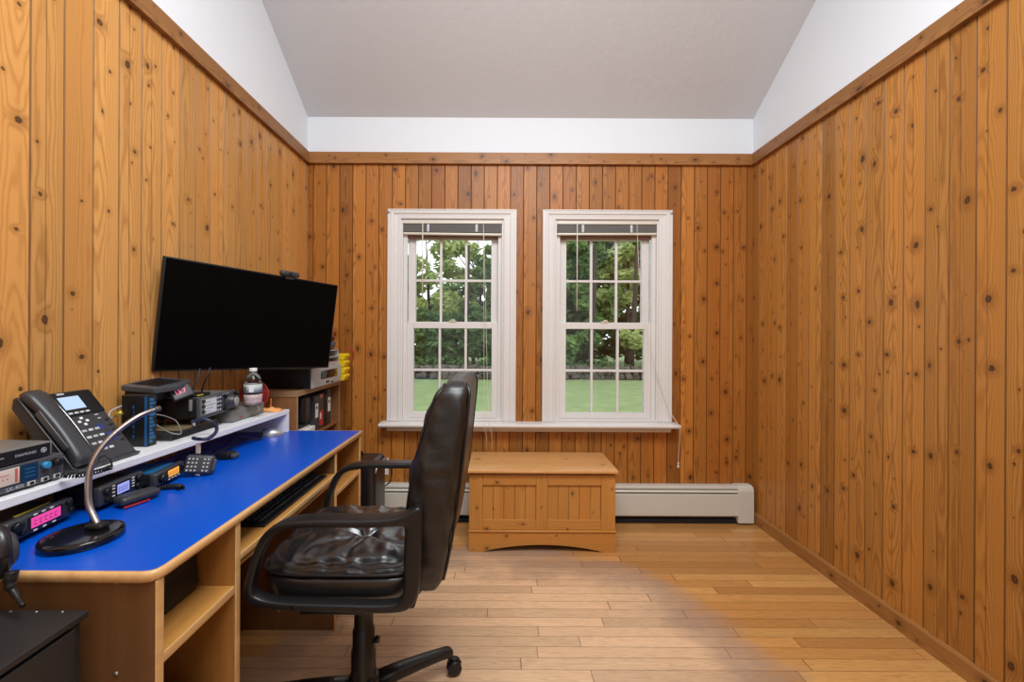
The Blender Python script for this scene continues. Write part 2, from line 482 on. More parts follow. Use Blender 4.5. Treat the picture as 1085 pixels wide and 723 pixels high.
# back wall
mb = MB()
pr = grooves(XL, XR, .27)
edges = []
for c, hw in WIN: edges += [c - hw, c + hw]
pts = list(pr)
def dep_at(x):
    for (a, da), (b, db) in zip(pr, pr[1:]):
        if a <= x <= b: return da + (db - da) * (x - a) / max(b - a, 1e-9)
    return 0
for e in edges: pts.append((e, dep_at(e)))
pts.sort()
for (a, da), (b, db) in zip(pts, pts[1:]):
    if b - a < 1e-6: continue
    mid = (a + b) / 2; hole = any(abs(mid - c) < hw for c, hw in WIN)
    for z0, z1 in ([(0, WZ0), (WZ1, ZT0 + .01)] if hole else [(0, ZT0 + .01)]):
        mb.add([(a, YB + da, z0), (b, YB + db, z0), (b, YB + db, z1), (a, YB + da, z1)], [(0, 1, 2, 3)])
xs = [XL - .15] + edges + [XR + .15]
for i in range(0, 6, 2): mb.box((xs[i], YB + .006, 0), (xs[i + 1], YB + .14, ZT0 + .01))
for c, hw in WIN:
    mb.box((c - hw, YB + .006, 0), (c + hw, YB + .14, WZ0)); mb.box((c - hw, YB + .006, WZ1), (c + hw, YB + .14, ZT0 + .01))
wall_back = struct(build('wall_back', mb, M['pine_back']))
build('upper_wall', MB().box((XL - .15, YB, ZT0 + .01), (XR + .15, YB + .14, ZC + .1)), M['white_wall'], wall_back)
gable = [(YR, ZT0 + .01), (YB, ZT0 + .01), (YB, ZC), (YRIDGE, ZRIDGE), (YR, ZRIDGE - SL * (YRIDGE - YR))]
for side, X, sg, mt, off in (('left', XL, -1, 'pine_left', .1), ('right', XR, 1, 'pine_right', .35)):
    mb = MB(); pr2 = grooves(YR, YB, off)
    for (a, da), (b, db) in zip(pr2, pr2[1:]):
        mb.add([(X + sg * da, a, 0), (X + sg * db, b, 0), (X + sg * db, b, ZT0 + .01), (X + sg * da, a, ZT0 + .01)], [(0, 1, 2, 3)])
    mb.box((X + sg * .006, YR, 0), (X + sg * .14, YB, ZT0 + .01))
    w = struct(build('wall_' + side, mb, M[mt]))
    build('upper_wall', MB().prism(gable, 0, X, X + sg * .14), M['white_wall'], w)
struct(build('wall_rear', MB().box((XL - .14, YR - .1, 0), (XR + .14, YR, ZRIDGE)), M['white_wall']))
mb = MB()
mb.prism([(YB + .14, ZC - SL * .14), (YRIDGE, ZRIDGE), (YR - .1, ZRIDGE - SL * (YRIDGE - YR + .1)), (YR - .1, ZRIDGE - SL * (YRIDGE - YR + .1) + .15), (YRIDGE, ZRIDGE + .15), (YB + .14, ZC - SL * .14 + .15)], 0, XL - .14, XR + .14)
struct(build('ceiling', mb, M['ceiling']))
struct(build('floor', MB().box((XL - .14, YR - .1, -.08), (XR + .14, YB + .14, 0)), M['floor']))
# trim band around the top of the panelling (with a small lip on its lower edge) and baseboards
tp = [(0, ZT1), (.019, ZT1), (.019, ZT0 + .012), (.024, ZT0 + .010), (.024, ZT0), (0, ZT0)]
struct(build('trim_1', MB().prism([(YB - d, z) for d, z in tp], 0, XL, XR), M['pine_trim_x']))
mb = MB().prism([(XL + d, z) for d, z in tp], 1, YR, YB - .019); struct(build('trim_2', mb, M['pine_trim_y']))
mb = MB().prism([(XR - d, z) for d, z in tp], 1, YR, YB - .019); struct(build('trim_3', mb, M['pine_trim_y']))
bp = [(0, 0), (.014, 0), (.014, .066), (.009, .076), (0, .076)]
struct(build('baseboard_right', MB().prism([(XR - d, z) for d, z in bp], 1, YR, YB), M['pine_base']))
struct(build('baseboard_left', MB().prism([(XL + d, z) for d, z in bp], 1, YR, YB), M['pine_base']))

# ------------------------------------------------------------------ windows
def frame_rect(mb, x0, x1, z0, z1, y0, y1, wl, wr, wb, wt):
    mb.box((x0, y0, z0), (x0 + wl, y1, z1)); mb.box((x1 - wr, y0, z0), (x1, y1, z1))
    mb.box((x0 + wl, y0, z0), (x1 - wr, y1, z0 + wb)); mb.box((x0 + wl, y0, z1 - wt), (x1 - wr, y1, z1))
def window(n, c, hw):
    r = sroot('window_%d' % n, (c, YB, WZ0))
    x0, x1 = c - hw, c + hw
    # casing: stepped moulding, mitred look from three nested steps
    mb = MB(); z0 = WZ0 + .002
    prof = [(-.004, 0), (-.004, .010), (.004, .014), (.010, .014), (.013, .010), (.040, .013), (.044, .019), (.060, .021), (.064, .017), (.070, .017), (.074, .022), (.083, .022), (.083, 0)]
    vs = []
    for d, th in prof:
        y = YB - th; zt = WZ1 + d * .73
        vs += [(x0 - d, y, z0), (x0 - d, y, zt), (x1 + d, y, zt), (x1 + d, y, z0)]
    np_ = len(prof)
    mb.add(vs, [[i * 4 + k, i * 4 + k + 1, ((i + 1) % np_) * 4 + k + 1, ((i + 1) % np_) * 4 + k] for i in range(np_) for k in range(3)] + [[i * 4 for i in range(np_)], [i * 4 + 3 for i in range(np_)]])
    build('casing', mb, M['trim_white'], r)
    # jamb lining, stops
    mb = MB(); frame_rect(mb, x0 + .001, x1 - .001, WZ0, WZ1 - .001, YB + .001, YB + .139, .014, .014, .012, .014)
    mb.box((x0 + .014, YB + .028, WZ0 + .01), (x0 + .040, YB + .046, WZ1 - .03)); mb.box((x1 - .040, YB + .028, WZ0 + .01), (x1 - .014, YB + .046, WZ1 - .03))
    mb.box((x0 + .014, YB + .062, WZ0 + .01), (x0 + .030, YB + .072, WZ1 - .03)); mb.box((x1 - .030, YB + .062, WZ0 + .01), (x1 - .014, YB + .072, WZ1 - .03))
    build('jamb', mb, M['trim_white'], r, bevel=.0015)
    build('head_stop', MB().box((x0 + .015, YB + .040, 1.925), (x1 - .015, YB + .075, WZ1 - .016)), M['rail_brown'], r)
    gx0, gx1 = c - .264, c + .264
    for nm, ya, yb, z0, z1, gz0, gz1, mz in (('upper_sash', YB + .076, YB + .108, 1.300, WZ1 - .03, 1.346, 1.921, 1.635), ('lower_sash', YB + .042, YB + .074, WZ0 + .013, 1.343, .720, 1.300, 1.011)):
        g0, g1 = (gx0, gx1) if nm == 'upper_sash' else (gx0 - .006, gx1 + .006)
        sx0, sx1 = c - .316, c + .316
        mb = MB(); frame_rect(mb, sx0, sx1, z0, z1, ya, yb, g0 - sx0, sx1 - g1, gz0 - z0, z1 - gz1)
        s = build(nm, mb, M['trim_white'], r, bevel=.002)
        mb = MB(); w3 = (g1 - g0) / 3
        for k in (1, 2): mb.box((g0 + w3 * k - .008, ya + .004, gz0), (g0 + w3 * k + .008, yb - .006, gz1))
        mb.box((g0, ya + .0045, mz - .008), (g1, yb - .0065, mz + .008))
        build('muntins', mb, M['trim_white'], s, bevel=.002)
        build('pane', MB().box((g0 - .003, ya + .014, gz0 - .003), (g1 + .003, ya + .017, gz1 + .003)), M['pane'], s)
    mb = MB().rbox((c - .025, YB + .036, 1.343), (c + .025, YB + .062, 1.352), .003); mb.rbox((c - .010, YB + .03, 1.352), (c + .014, YB + .055, 1.362), .003)
    build('sash_lock', mb, M['ivory'], r)
    sg = -1 if n == 1 else 1
    xx = x0 - .074 if n == 1 else x1 + .074
    build('corner_hook', MB().rbox((xx - .007, YB - .032, 2.078), (xx + .007, YB - .0215, 2.098), .002), M['silver'], r)
    return r
for i, (c, hw) in enumerate(WIN): window(i + 1, c, hw)
# shared stool and apron under both windows
mb = MB()
sp = [(YB + .03, .668), (YB - .094, .666), (YB - .100, .662), (YB - .102, .654), (YB - .098, .645), (YB - .092, .642), (YB + 0, .642), (YB + .0, .668)]
mb.prism(sp[1:7] + [(YB, .6675)], 0, -.800, 1.192)
for c, hw in WIN: mb.box((c - hw + .002, YB - .001, .650), (c + hw - .002, YB + .030, .6675))
sill = struct(build('trim_4', mb, M['trim_white'], bevel=.0015))
ap = [(YB, .6415), (YB - .020, .6415), (YB - .020, .615), (YB - .012, .600), (YB, .600)]
struct(build('trim_5', MB().prism(ap, 0, -.766, 1.16), M['trim_white']))

# blinds drawn right up
def blind(c, hw, label, wand_x, wand_z, tilt):
    r = thing('window_blind', label, 'blind', (c, YB + .02, WZ1 - .03), group='venetian blinds pulled up at the two windows')
    x0, x1 = c - hw + .016, c + hw - .016
    build('head_rail', MB().rbox((x0, YB - .002, 2.013), (x1, YB + .030, 2.030), .002), M['ivory'], r)
    mb = MB()
    for k in range(12):
        z = 2.008 - k * .0042; t = tilt * (k / 12)
        mb.add([(x0 + .003, YB + .001, z), (x1 - .003, YB + .001, z - t), (x1 - .003, YB + .028, z - t), (x0 + .003, YB + .028, z),
                (x0 + .003, YB + .001, z - .0022), (x1 - .003, YB + .001, z - t - .0022), (x1 - .003, YB + .028, z - t - .0022), (x0 + .003, YB + .028, z - .0022)],
               [(0, 1, 2, 3), (4, 5, 6, 7), (0, 1, 5, 4), (1, 2, 6, 5), (2, 3, 7, 6), (3, 0, 4, 7)])
    build('slat_stack', mb, M['slat'], r)
    rot = Matrix.Rotation(math.atan2(tilt, x1 - x0), 3, 'Y')
    build('bottom_rail', MB().rbox((x0 + .002, YB, 1.940 - tilt / 2), (x1 - .002, YB + .029, 1.954 - tilt / 2), .002, rot=rot), M['ivory'], r)
    for k in (-1, 1):
        build('ladder_clip', MB().rbox((c + k * .165 - .008, YB - .006, 1.956), (c + k * .165 + .008, YB - .0025, 2.008), .001), M['btn'], r)
    build('tilt_wand', MB().tube([(wand_x, YB - .008, 2.012), (wand_x, YB - .009, 1.8), (wand_x, YB - .008, wand_z)], .0035, 8), M['ivory'], r)
    return r
b1 = blind(*WIN[0], 'raised ivory slat blind at the left window, above the black office chair', -.530, 1.50, .006)
b2 = blind(*WIN[1], 'raised ivory slat blind at the right window, its cord hanging past the sill corner', .520, 1.42, -.004)
p = spline([(-.118, YB - .006, 2.012), (-.112, YB - .010, 1.5), (-.108, YB - .018, .95), (-.100, YB - .106, .672), (-.089, YB - .108, .60), (-.090, YB - .075, .49)], 6)
mb = MB().tube(p, .0015, 6); mb.tube([q + Vector((.037 * min(1, i / 20), 0, 0)) for i, q in enumerate(p)], .0015, 6)
build('pull_cord', mb, M['cord'], b1)
p = spline([(.925, YB - .008, 2.012), (.950, YB - .010, 1.6), (1.02, YB - .026, 1.15), (1.12, YB - .028, .80), (1.172, YB - .106, .668), (1.180, YB - .104, .60), (1.178, YB - .09, .42)], 6)
mb = MB().tube(p, .0018, 6); mb.lathe((1.178, YB - .09, .385), [(.002, .04), (.006, .03), (.003, .022), (.007, .012), (.009, 0)], 10)
build('pull_cord', mb, M['cord'], b2)

# ------------------------------------------------------------------ baseboard heater and outlets
r = thing('baseboard_heater', 'long off-white baseboard heater along the foot of the window wall', 'heater', (.2, YB - .035, 0))
hx0, hx1 = -1.30, 1.60
hp = [(YB - .002, .030), (YB - .002, .250), (YB - .045, .252), (YB - .062, .246), (YB - .064, .236), (YB - .050, .236), (YB - .020, .225), (YB - .020, .030)]
build('back_plate', MB().prism(hp, 0, hx0, hx1), M['heater'], r)
build('damper', MB().prism([(YB - .052, .228), (YB - .058, .226), (YB - .066, .214), (YB - .064, .210), (YB - .050, .212)], 0, hx0, hx1), M['heater'], r)
build('front_panel', MB().prism([(YB - .062, .202), (YB - .068, .198), (YB - .070, .060), (YB - .060, .052), (YB - .056, .056), (YB - .064, .064), (YB - .063, .196)], 0, hx0, hx1), M['heater'], r)
mb = MB(); x = hx0 + .03
while x < hx1 - .03: mb.box((x, YB - .054, .07), (x + .0012, YB - .022, .20)); x += .012
mb.tube([(hx0, YB - .038, .12), (hx1, YB - .038, .12)], .010, 8)
build('heating_fins', mb, M['dark'], r)
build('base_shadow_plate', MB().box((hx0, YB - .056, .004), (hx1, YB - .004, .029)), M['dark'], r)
mb = MB().prism([(YB - .001, .012), (YB - .001, .256), (YB - .046, .258), (YB - .066, .250), (YB - .076, .225), (YB - .077, .012)], 0, hx1 - .014, hx1 + .090)
build('end_cap', mb, M['heater'], r, bevel=.004, seg=3)
def outlet(px, label, cord=False):
    x = (px - CX) * YB / F
    r = thing('wall_outlet', label, 'outlet', (x, YB - .004, .30), group='outlets under the left window')
    build('cover_plate', MB().rbox((x - .035, YB - .007, .300), (x + .035, YB - .0005, .415), .003), M['white'], r)
    for z in (.335, .38):
        f = build('receptacle', MB().lathe((x, YB - .0092, z), [(.016, 0), (.016, .003)], 20, 'y'), M['ivory'], r)
        mb = MB()
        for d in (-.006, .006): mb.box((x + d - .001, YB - .0105, z - .004), (x + d + .001, YB - .0092, z + .006))
        build('slots', mb, M['dark'], f)
    return r
outlet(407, 'white wall outlet nearer the chair back, with a black cord hanging from it')
outlet(394, 'white wall outlet nearer the desk, mostly behind the chair arm')
p = spline([W(413, 490, YB - .012), W(416, 500, YB - .03), W(413, 512, YB - .05), W(404, 519, YB - .085), W(398, 530, YB - .15), (-.80, 2.62, .006), (-.95, 2.5, .006)], 6)
tag(build('extension_cord', MB().tube(p, .004, 8), M['black']), 'black power cord curving down from the wall outlet beside the desk', 'cord')

# ------------------------------------------------------------------ pine chest
cx0, cx1, cy0, cy1 = -.175, .671, 2.385, 2.715
r = thing('pine_chest', 'knotty pine blanket chest with panelled front below the windows', 'chest', ((cx0 + cx1) / 2, 2.55, 0))
mb = MB()
mb.box((cx0, cy0 + .020, .118), (cx0 + .018, cy1, .452)); mb.box((cx1 - .018, cy0 + .020, .118), (cx1, cy1, .452))
mb.box((cx0 + .018, cy1 - .018, .118), (cx1 - .018, cy1, .452)); mb.box((cx0 + .018, cy0 + .02, .118), (cx1 - .018, cy1 - .018, .132))
build('body', mb, M['chest_v'], r)
mb = MB()
fz0, fz1, pz0, pz1 = .128, .446, .185, .386
xa, xb, xc, xd = W(512, 0, cy0).x, W(569, 0, cy0).x, W(581, 0, cy0).x, W(638, 0, cy0).x
for a, b in ((cx0, xa), (xb, xc), (xd, cx1)): build('front_stile', MB().box((a, cy0, fz0), (b, cy0 + .019, fz1)), M['chest_v'], r, bevel=.002)
for a, b in ((xa, xb), (xc, xd)):
    build('front_rail', MB().box((a + .0005, cy0, fz0), (b - .0005, cy0 + .019, pz0)), M['chest_h'], r, bevel=.002)
    build('front_rail', MB().box((a + .0005, cy0, pz1), (b - .0005, cy0 + .019, fz1)), M['chest_h'], r, bevel=.002)
for a, b in ((xa, xb), (xc, xd)):
    mb = MB(); n = 5; w = (b - a) / n
    for k in range(n): mb.prism([(a + k * w + .0004, cy0 + .0145), (a + k * w + .0025, cy0 + .0115), (a + (k + 1) * w - .0025, cy0 + .0115), (a + (k + 1) * w - .0004, cy0 + .0145), (a + (k + 1) * w, cy0 + .0175), (a + k * w, cy0 + .0175)], 2, pz0 - .002, pz1 + .002)
    build('front_panel', mb, M['chest_v'], r)
mb = MB().rbox((cx0 - .005, cy0 - .011, .1165), (cx1 + .005, cy0 + .019, .127), .004)
build('moulding', mb, M['chest_h'], r)
# plinth with arched cut-out, front and sides
def arch(x0, x1, a0, a1, h, top, n=20):
    pts = [(x0, 0), (a0, 0)]
    for k in range(1, n): t = k / n; pts.append((a0 + (a1 - a0) * t, h * math.sin(PI * t) ** .75))
    return pts + [(a1, 0), (x1, 0), (x1, top), (x0, top)]
def arch_board(mb, pts, axis, a, b):
    # split into quads so the concave outline fills cleanly
    top = pts[-1][1]; low = pts[:-2]
    for (x0, z0), (x1, z1) in zip(low, low[1:]):
        if x1 - x0 > 1e-6: mb.prism([(x0, z0), (x1, z1), (x1, top), (x0, top)], axis, a, b)
mb = MB(); arch_board(mb, arch(cx0 - .001, cx1 + .001, W(512, 0, cy0).x, W(640, 0, cy0).x, .043, .116), 1, cy0 - .003, cy0 + .017)
for xx in (cx0 - .001, cx1 - .017): arch_board(mb, arch(cy0 + .017, cy1, cy0 + .07, cy1 - .05, .043, .116), 0, xx, xx + .018)
build('plinth', mb, M['chest_h'], r)
mb = MB().rbox((cx0 - .010, cy0 - .026, .461), (cx1 + .012, 2.745, .478), .004, rot=None)
build('lid', mb, M['chest_lid'], r)
build('lid_batten', MB().box((cx0 + .03, cy0 + .03, .4525), (cx1 - .03, cy1 - .03, .4605)), M['black'], r)
mb = MB(); a = (cx0 + .05, cy0 + .01, .4485)
for k in range(40):
    x = cx0 + .03 + k * .015; mb.box((x, cy0 + .004, .4465), (x + .016, cy0 + .03, .4475 + .008 * random.random()))
tag(build('folded_papers', mb, M['case_wood']), 'dark papers poking out under the lid of the pine chest', 'papers')

# ------------------------------------------------------------------ desk
DZ = .770; EX = -.689; Y0, Y1 = .826, 2.077
r = desk = thing('computer_desk', 'birch plywood computer desk with a bright blue top along the left wall', 'desk', (-1.0, 1.45, 0))
out = [(XL + .018, Y0), (EX - .030, Y0), (EX - .014, Y0 + .004), (EX - .004, Y0 + .014), (EX, Y0 + .030), (EX, Y1), (XL + .018, Y1)]
def inset(p, d):
    c = []
    n = len(p)
    for i in range(n):
        a, b, e = Vector(p[i - 1]), Vector(p[i]), Vector(p[(i + 1) % n])
        n1 = Vector((-(b - a).y, (b - a).x)).normalized(); n2 = Vector((-(e - b).y, (e - b).x)).normalized()
        m = (n1 + n2).normalized(); c.append(tuple(b + m * d / max(.3, m.dot(n1))))
    return c
build('desk_top', MB().prism(inset(out, .0065), 2, DZ - .020, DZ), M['blue'], r)
# bullnose edging round the top
mb = MB(); prof = [(-.002, 0), (.003, .001), (.0065, .006), (.0065, .017), (.003, .022), (-.002, .023)]
oi = inset(out, .0065); n = len(oi); vs = []
for t, z in prof:
    for q in inset(out, .0065 - t): vs.append((q[0], q[1], DZ + .0005 - z))
k = len(prof)
mb.add(vs, [[a * n + i, a * n + (i + 1) % n, ((a + 1) % k) * n + (i + 1) % n, ((a + 1) % k) * n + i] for a in range(k) for i in range(n)], True)
build('top_edging', mb, M['edge'], r)
zt = DZ - .0225
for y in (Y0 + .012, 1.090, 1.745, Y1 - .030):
    p = build('upright_panel', MB().box((XL + .03, y, 0), (EX - .010, y + .018, zt)), M['panel_shaded'] if y < 1 or 1.7 < y < 1.8 else M['beech_up'], r)
    build('panel_edging', MB().rbox((EX - .010, y - .001, 0), (EX - .006, y + .019, zt), .002), M['edge'], p)
    if y < 1 or 1.7 < y < 1.8:
        for x, z in (((125 - CX) * y / F, CZ - (619 - CY) * y / F), ((125 - CX) * y / F, CZ - (716 - CY) * y / F)) if y < 1 else ((-.93, .08), (-.76, .085)):
            build('panel_screw', MB().lathe((x, y - .002, z), [(0, 0), (.004, .0005), (.004, .002)], 12, 'y'), M['silver'], p)
build('back_panel', MB().box((XL + .022, Y0 + .03, .06), (XL + .028, Y1 - .03, zt)), M['beech_up'], r)
def shelf(y0, y1, z, x1=EX - .008, nm='shelf', th=.018):
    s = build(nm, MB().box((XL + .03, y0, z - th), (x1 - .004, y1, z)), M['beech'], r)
    build('shelf_edging', MB().rbox((x1 - .004, y0, z - th - .001), (x1, y1, z + .001), .002), M['edge'], s)
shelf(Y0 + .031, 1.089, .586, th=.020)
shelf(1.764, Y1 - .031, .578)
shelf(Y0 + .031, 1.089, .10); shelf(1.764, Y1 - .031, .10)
shelf(1.109, 1.744, .662, EX - .004, 'keyboard_tray', .016)
mb = MB().box((XL + .25, 1.109, .625), (EX - .012, 1.744, .6450))
build('tray_runner', mb, M['beech_up'], r)

# riser shelf standing on the desk
def sx(y): return -1.0435 - (2.045 - y) * math.tan(math.radians(2.75)) - 0.0
SZ = .881
r = thing('riser_shelf', 'white riser shelf standing at the back of the blue desk top', 'shelf', (-1.2, 1.45, DZ))
mb = MB().prism([(XL + .022, .60), (sx(.60), .60), (sx(2.045), 2.045), (XL + .022, 2.045)], 2, SZ - .022, SZ)
# runs past the near end of the desk
build('shelf_board', mb, M['shelf_white'], r, bevel=.002)
build('end_panel', MB().prism([(XL + .03, 2.025), (sx(2.0) - .001, 2.025), (sx(2.045) - .001, 2.045), (XL + .03, 2.045)], 2, DZ + .001, SZ - .022), M['shelf_white'], r)
build('end_panel', MB().box((XL + .03, .84, DZ + .001), (sx(.85) - .10, .858, SZ - .022)), M['shelf_white'], r)

# ------------------------------------------------------------------ monitor on wall arm, webcam
s = 1.545
TL = Vector((-.809 * s, s, CZ + .1895 * s)); Wv = Vector((.261, .405, -.021)) * s; Hv = Vector((-.0375, .004, -.281)) * s
ex = Wv.normalized(); ez = (-Hv).normalized(); en = ex.cross(ez).normalized(); ez = en.cross(ex).normalized()
ww, hh = Wv.length, Hv.length
BL = TL + Hv
if en.x < 0: en = -en
MM = Matrix((ex, ez, en)).transposed().to_4x4(); MM.translation = BL   # local x right, y up, z out of the screen
r = thing('monitor', 'large flat black monitor tilted on a wall arm over the desk', 'monitor', tuple(BL + Wv / 2 - en * .02))
mb = MB(MM); mb.rbox((0, 0, -.022), (ww, hh, -.001), .003); build('housing', mb, M['black'], r)
mb = MB(MM); mb.box((.006, .008, -.0012), (ww - .006, hh - .006, .0002)); build('screen', mb, M['screen'], r)
mb = MB(MM); mb.rbox((ww * .2, hh * .12, -.045), (ww * .8, hh * .72, -.021), .012); build('rear_cover', mb, M['black'], r)
c = MM @ Vector((ww * .5, hh * .45, -.045)); wp = Vector((XL + .02, c.y - .16, c.z))
mb = MB().tube([c, c + Vector((-.04, -.02, 0)), c + Vector((-.06, .12, 0)), wp + Vector((.02, .0, 0)), wp], .016, 12)
mb.rbox((XL + .001, wp.y - .04, wp.z - .09), (XL + .02, wp.y + .04, wp.z + .09), .004)
build('wall_arm', mb, M['black_metal'], r)
wc = MM @ Vector((ww * .62, hh, -.008))
r = thing('webcam', 'small black webcam clipped on the top edge of the monitor', 'webcam', tuple(wc))
mb = MB(MM); x = ww * .645
mb.rbox((x - .045, hh + .001, -.018), (x + .045, hh + .027, .014), .011, 5); build('body', mb, M['char'], r)
mb = MB(MM); mb.lathe((x - .005, hh + .015, .0125), [(.008, 0), (.008, .003), (.005, .004)], 20); build('lens', mb, M['black_gloss'], r)
mb = MB(MM); mb.rbox((x - .02, hh - .012, .0008), (x + .02, hh + .004, .005), .002); mb.rbox((x - .02, hh - .025, -.034), (x + .02, hh + .004, -.0225), .003)
build('clip', mb, M['char'], r)
for (a, lab) in (([(212, 392, 1.62), (210, 402, 1.60), (205, 413, 1.58), (196, 422, 1.56)], 'black cable looping down from the monitor to the radio, nearer the camera'),
                 ([(223, 391, 1.66), (219, 402, 1.64), (215, 412, 1.64), (213, 424, 1.66)], 'black cable hanging down from the monitor to the radio, nearer the bottle')):
    tag(build('monitor_cable', MB().tube(spline([W(*q) for q in a], 6), .0032, 8), M['black']), lab, 'cable', 'cables below the monitor')

# ------------------------------------------------------------------ things on the riser shelf
def box_unit(r, x0, x1, y0, y1, z0, z1, mat, rad=.003, name='case', bevel=0):
    return build(name, MB().rbox((x0, y0, z0), (x1, y1, z1), rad), mat, r)
def Fm(o, ex, ey):
    "frame: local x=ex, y=ey, z=normal"
    ex = Vector(ex).normalized(); ey = Vector(ey); ey = (ey - ex * ey.dot(ex)).normalized(); n = ex.cross(ey)
    m = Matrix((ex, ey, n)).transposed().to_4x4(); m.translation = Vector(o); return m
# stacked meters at the near end; faces look into the room (+x), reading direction is +y
ym0, ym1 = .80, 1.030
xf = -1.125
ROTM = math.radians(-3.0)
r = thing('swr_meter', 'grey power meter with cream dial and blue knob, near end of the riser', 'meter', (-1.112, 1.053, SZ), ROTM)
box = MB().rbox((-.14, -.25, .006), (0, 0, .066), .003); build('case', box, M['slate'], r, local=True)
FM = Fm((.0005, 0, 0), (0, 1, 0), (0, 0, 1))
def fmb(): return MB(FM.copy())
build('dial', fmb().rbox((-.190, .023, 0), (-.095, .060, .002), .001), M['cream'], r, local=True)
mb = fmb(); mb.box((-.104, .026, .002), (-.099, .057, .0024)); mb.box((-.18, .046, .002), (-.115, .0475, .0024))
for k in range(9): mb.box((-.183 + k * .008, .036, .002), (-.181 + k * .008, .040, .0024))
build('dial_marks', mb, M['ink_red'], r, local=True)
build('range_panel', fmb().box((-.091, .020, 0), (-.058, .061, .0012)), M['lcd_navy'], r, local=True)
mb = fmb()
for k in range(3): mb.box((-.084, .030 + k * .009, .0012), (-.064, .032 + k * .009, .0016))
build('range_print', mb, M['bluesteel'], r, local=True)
build('knob', fmb().lathe((-.045, .048, 0), [(.0080, 0), (.008, .012), (.006, .013)], 20), M['bluelens'], r, local=True)
build('knob', fmb().lathe((-.021, .048, 0), [(.010, 0), (.009, .014), (.007, .015)], 20), M['black'], r, local=True)
for k, x in enumerate((-.070, -.042, -.016)):
    b = build('switch', fmb().rbox((x - .010, .008, 0), (x + .006, .018, .003), .001), M['lgrey'], r, local=True)
    build('switch_rocker', fmb().rbox((x - .006, .010, .003), (x + .001, .017, .006), .001), M['black'], b, local=True)
mb = fmb(); mb.text('SX-400', .0115, Matrix.Translation((-.103, .0125, .0006))); build('lettering', mb, M['ink_grey'], r, local=True)
for k in range(4): build('foot', MB().lathe((-.02 - .1 * (k % 2), -.02 - .2 * (k // 2), 0), [(.006, 0), (.006, .0065)], 12), M['black'], r, local=True)
r = thing('antenna_tuner', 'flat black unit with grey lettering stacked on the grey power meter', 'radio', (-1.115, 1.028, SZ + .0665), ROTM)
build('case', MB().rbox((-.135, -.24, .003), (0, 0, .036), .002), M['grey'], r, local=True)
build('front_plate', fmb().box((-.238, .005, 0), (-.006, .033, .0012)), M['black'], r, local=True)
mb = fmb(); mb.text('DIAMOND', .0088, Matrix.Translation((-.056, .0185, .0014))); build('small_print', fmb().text('POWER', .0045, Matrix.Translation((-.105, .020, .0014))), M['ink_grey'], r, local=True)
build('lettering', mb, M['ink_grey'], r, local=True); mb = fmb()
g = [(math.cos(a) * .0062, math.sin(a) * .0062) for a in [k * PI / 10 for k in range(20)]]
for k in range(20):
    a, b2 = g[k], g[(k + 1) % 20]; mb.prism([(a[0] - .020, a[1] + .0185), (b2[0] - .020, b2[1] + .0185), (b2[0] * .75 - .020, b2[1] * .75 + .0185), (a[0] * .75 - .020, a[1] * .75 + .0185)], 2, .0012, .0018)
mb.prism([(-.024, .0185), (-.020, .0145), (-.016, .0185), (-.020, .0225)], 2, .0012, .0018)
build('logo', mb, M['ink_grey'], r, local=True)
for k in range(4): build('foot', MB().lathe((-.02 - .1 * (k % 2), -.02 - .2 * (k // 2), 0), [(.006, 0), (.006, .0035)], 12), M['black'], r, local=True)

# desk telephone
PA, PB = Vector((-1.122, 1.085, .892)), Vector((-1.272, 1.085, 1.080))   # bottom and top of the sloping face
r = thing('desk_phone', 'black office desk phone with a lit screen, standing on the white riser', 'phone', (-1.2, 1.17, SZ))
PF = Fm(PB, (0, 1, 0), PB - PA)       # x: across, y: up-slope (0 at top, negative downwards), z: out of the face
fl = (PB - PA).length; pw = .188
mb = MB(); sec = [(-1.108, SZ + .002), (-1.104, SZ + .010), (PA.x + .002, PA.z), (PB.x + .002, PB.z), (PB.x - .012, PB.z - .002), (PB.x - .016, PB.z - .030), (-1.235, .975), (-1.250, .93), (-1.288, SZ + .002)]
mb.prism(sec, 1, 1.086, 1.086 + pw - .002)
build('body', mb, M['char'], r, bevel=.004, seg=3)
def pmb(): return MB(PF.copy())
def face(*xy): return xy
mb = pmb(); mb.rbox((.070, -fl * .36, 0), (pw - .002, -.004, .005), .003); build('screen_surround', mb, M['black'], r)
mb = pmb(); mb.box((.082, -fl * .27, .005), (.140, -fl * .09, .0058)); build('screen', mb, M['lcd_phone'], r)
mb = pmb(); mb.rbox((.088, -fl * .055, .005), (.108, -fl * .03, .0058), .0003); build('maker_mark', mb, M['lgrey'], r)
for k in range(4): build('soft_key', pmb().rbox((.080 + k * .016, -fl * .34, .005), (.091 + k * .016, -fl * .315, .008), .001), M['btn'], r)
for a, b2 in ((0, 1), (0, -1), (1, 0), (-1, 0)):
    build('arrow_key', pmb().rbox((.106 + a * .011 - .004, -fl * .45 + b2 * .011 - .004, .001), (.106 + a * .011 + .004, -fl * .45 + b2 * .011 + .004, .005), .0015), M['white'], r)
for k in range(2): build('side_key', pmb().rbox((.148 + k * .001, -fl * (.40 + .055 * k), .001), (.158, -fl * (.385 + .055 * k), .004), .001), M['btn'], r)
for i in range(4):
    for j in range(3):
        x, y = .090 + j * .0185, -fl * (.58 + i * .095)
        build('keypad_key', pmb().rbox((x - .0065, y - .004, .001), (x + .0065, y + .004, .004), .0015), M['btn'] if (i + j) % 2 else M['lgrey'], r)
for k, (y0, y1) in enumerate(((.53, .60), (.66, .78))): build('line_label', pmb().box((.128 + .01 * k, -fl * y1, .001), (.150 + .012 * k, -fl * y0, .0022)), M['ink_navy'], r)
for k in range(5): build('line_key', pmb().rbox((.166, -fl * (.50 + .08 * k), .001), (.177, -fl * (.475 + .08 * k), .004), .001), M['black'], r)
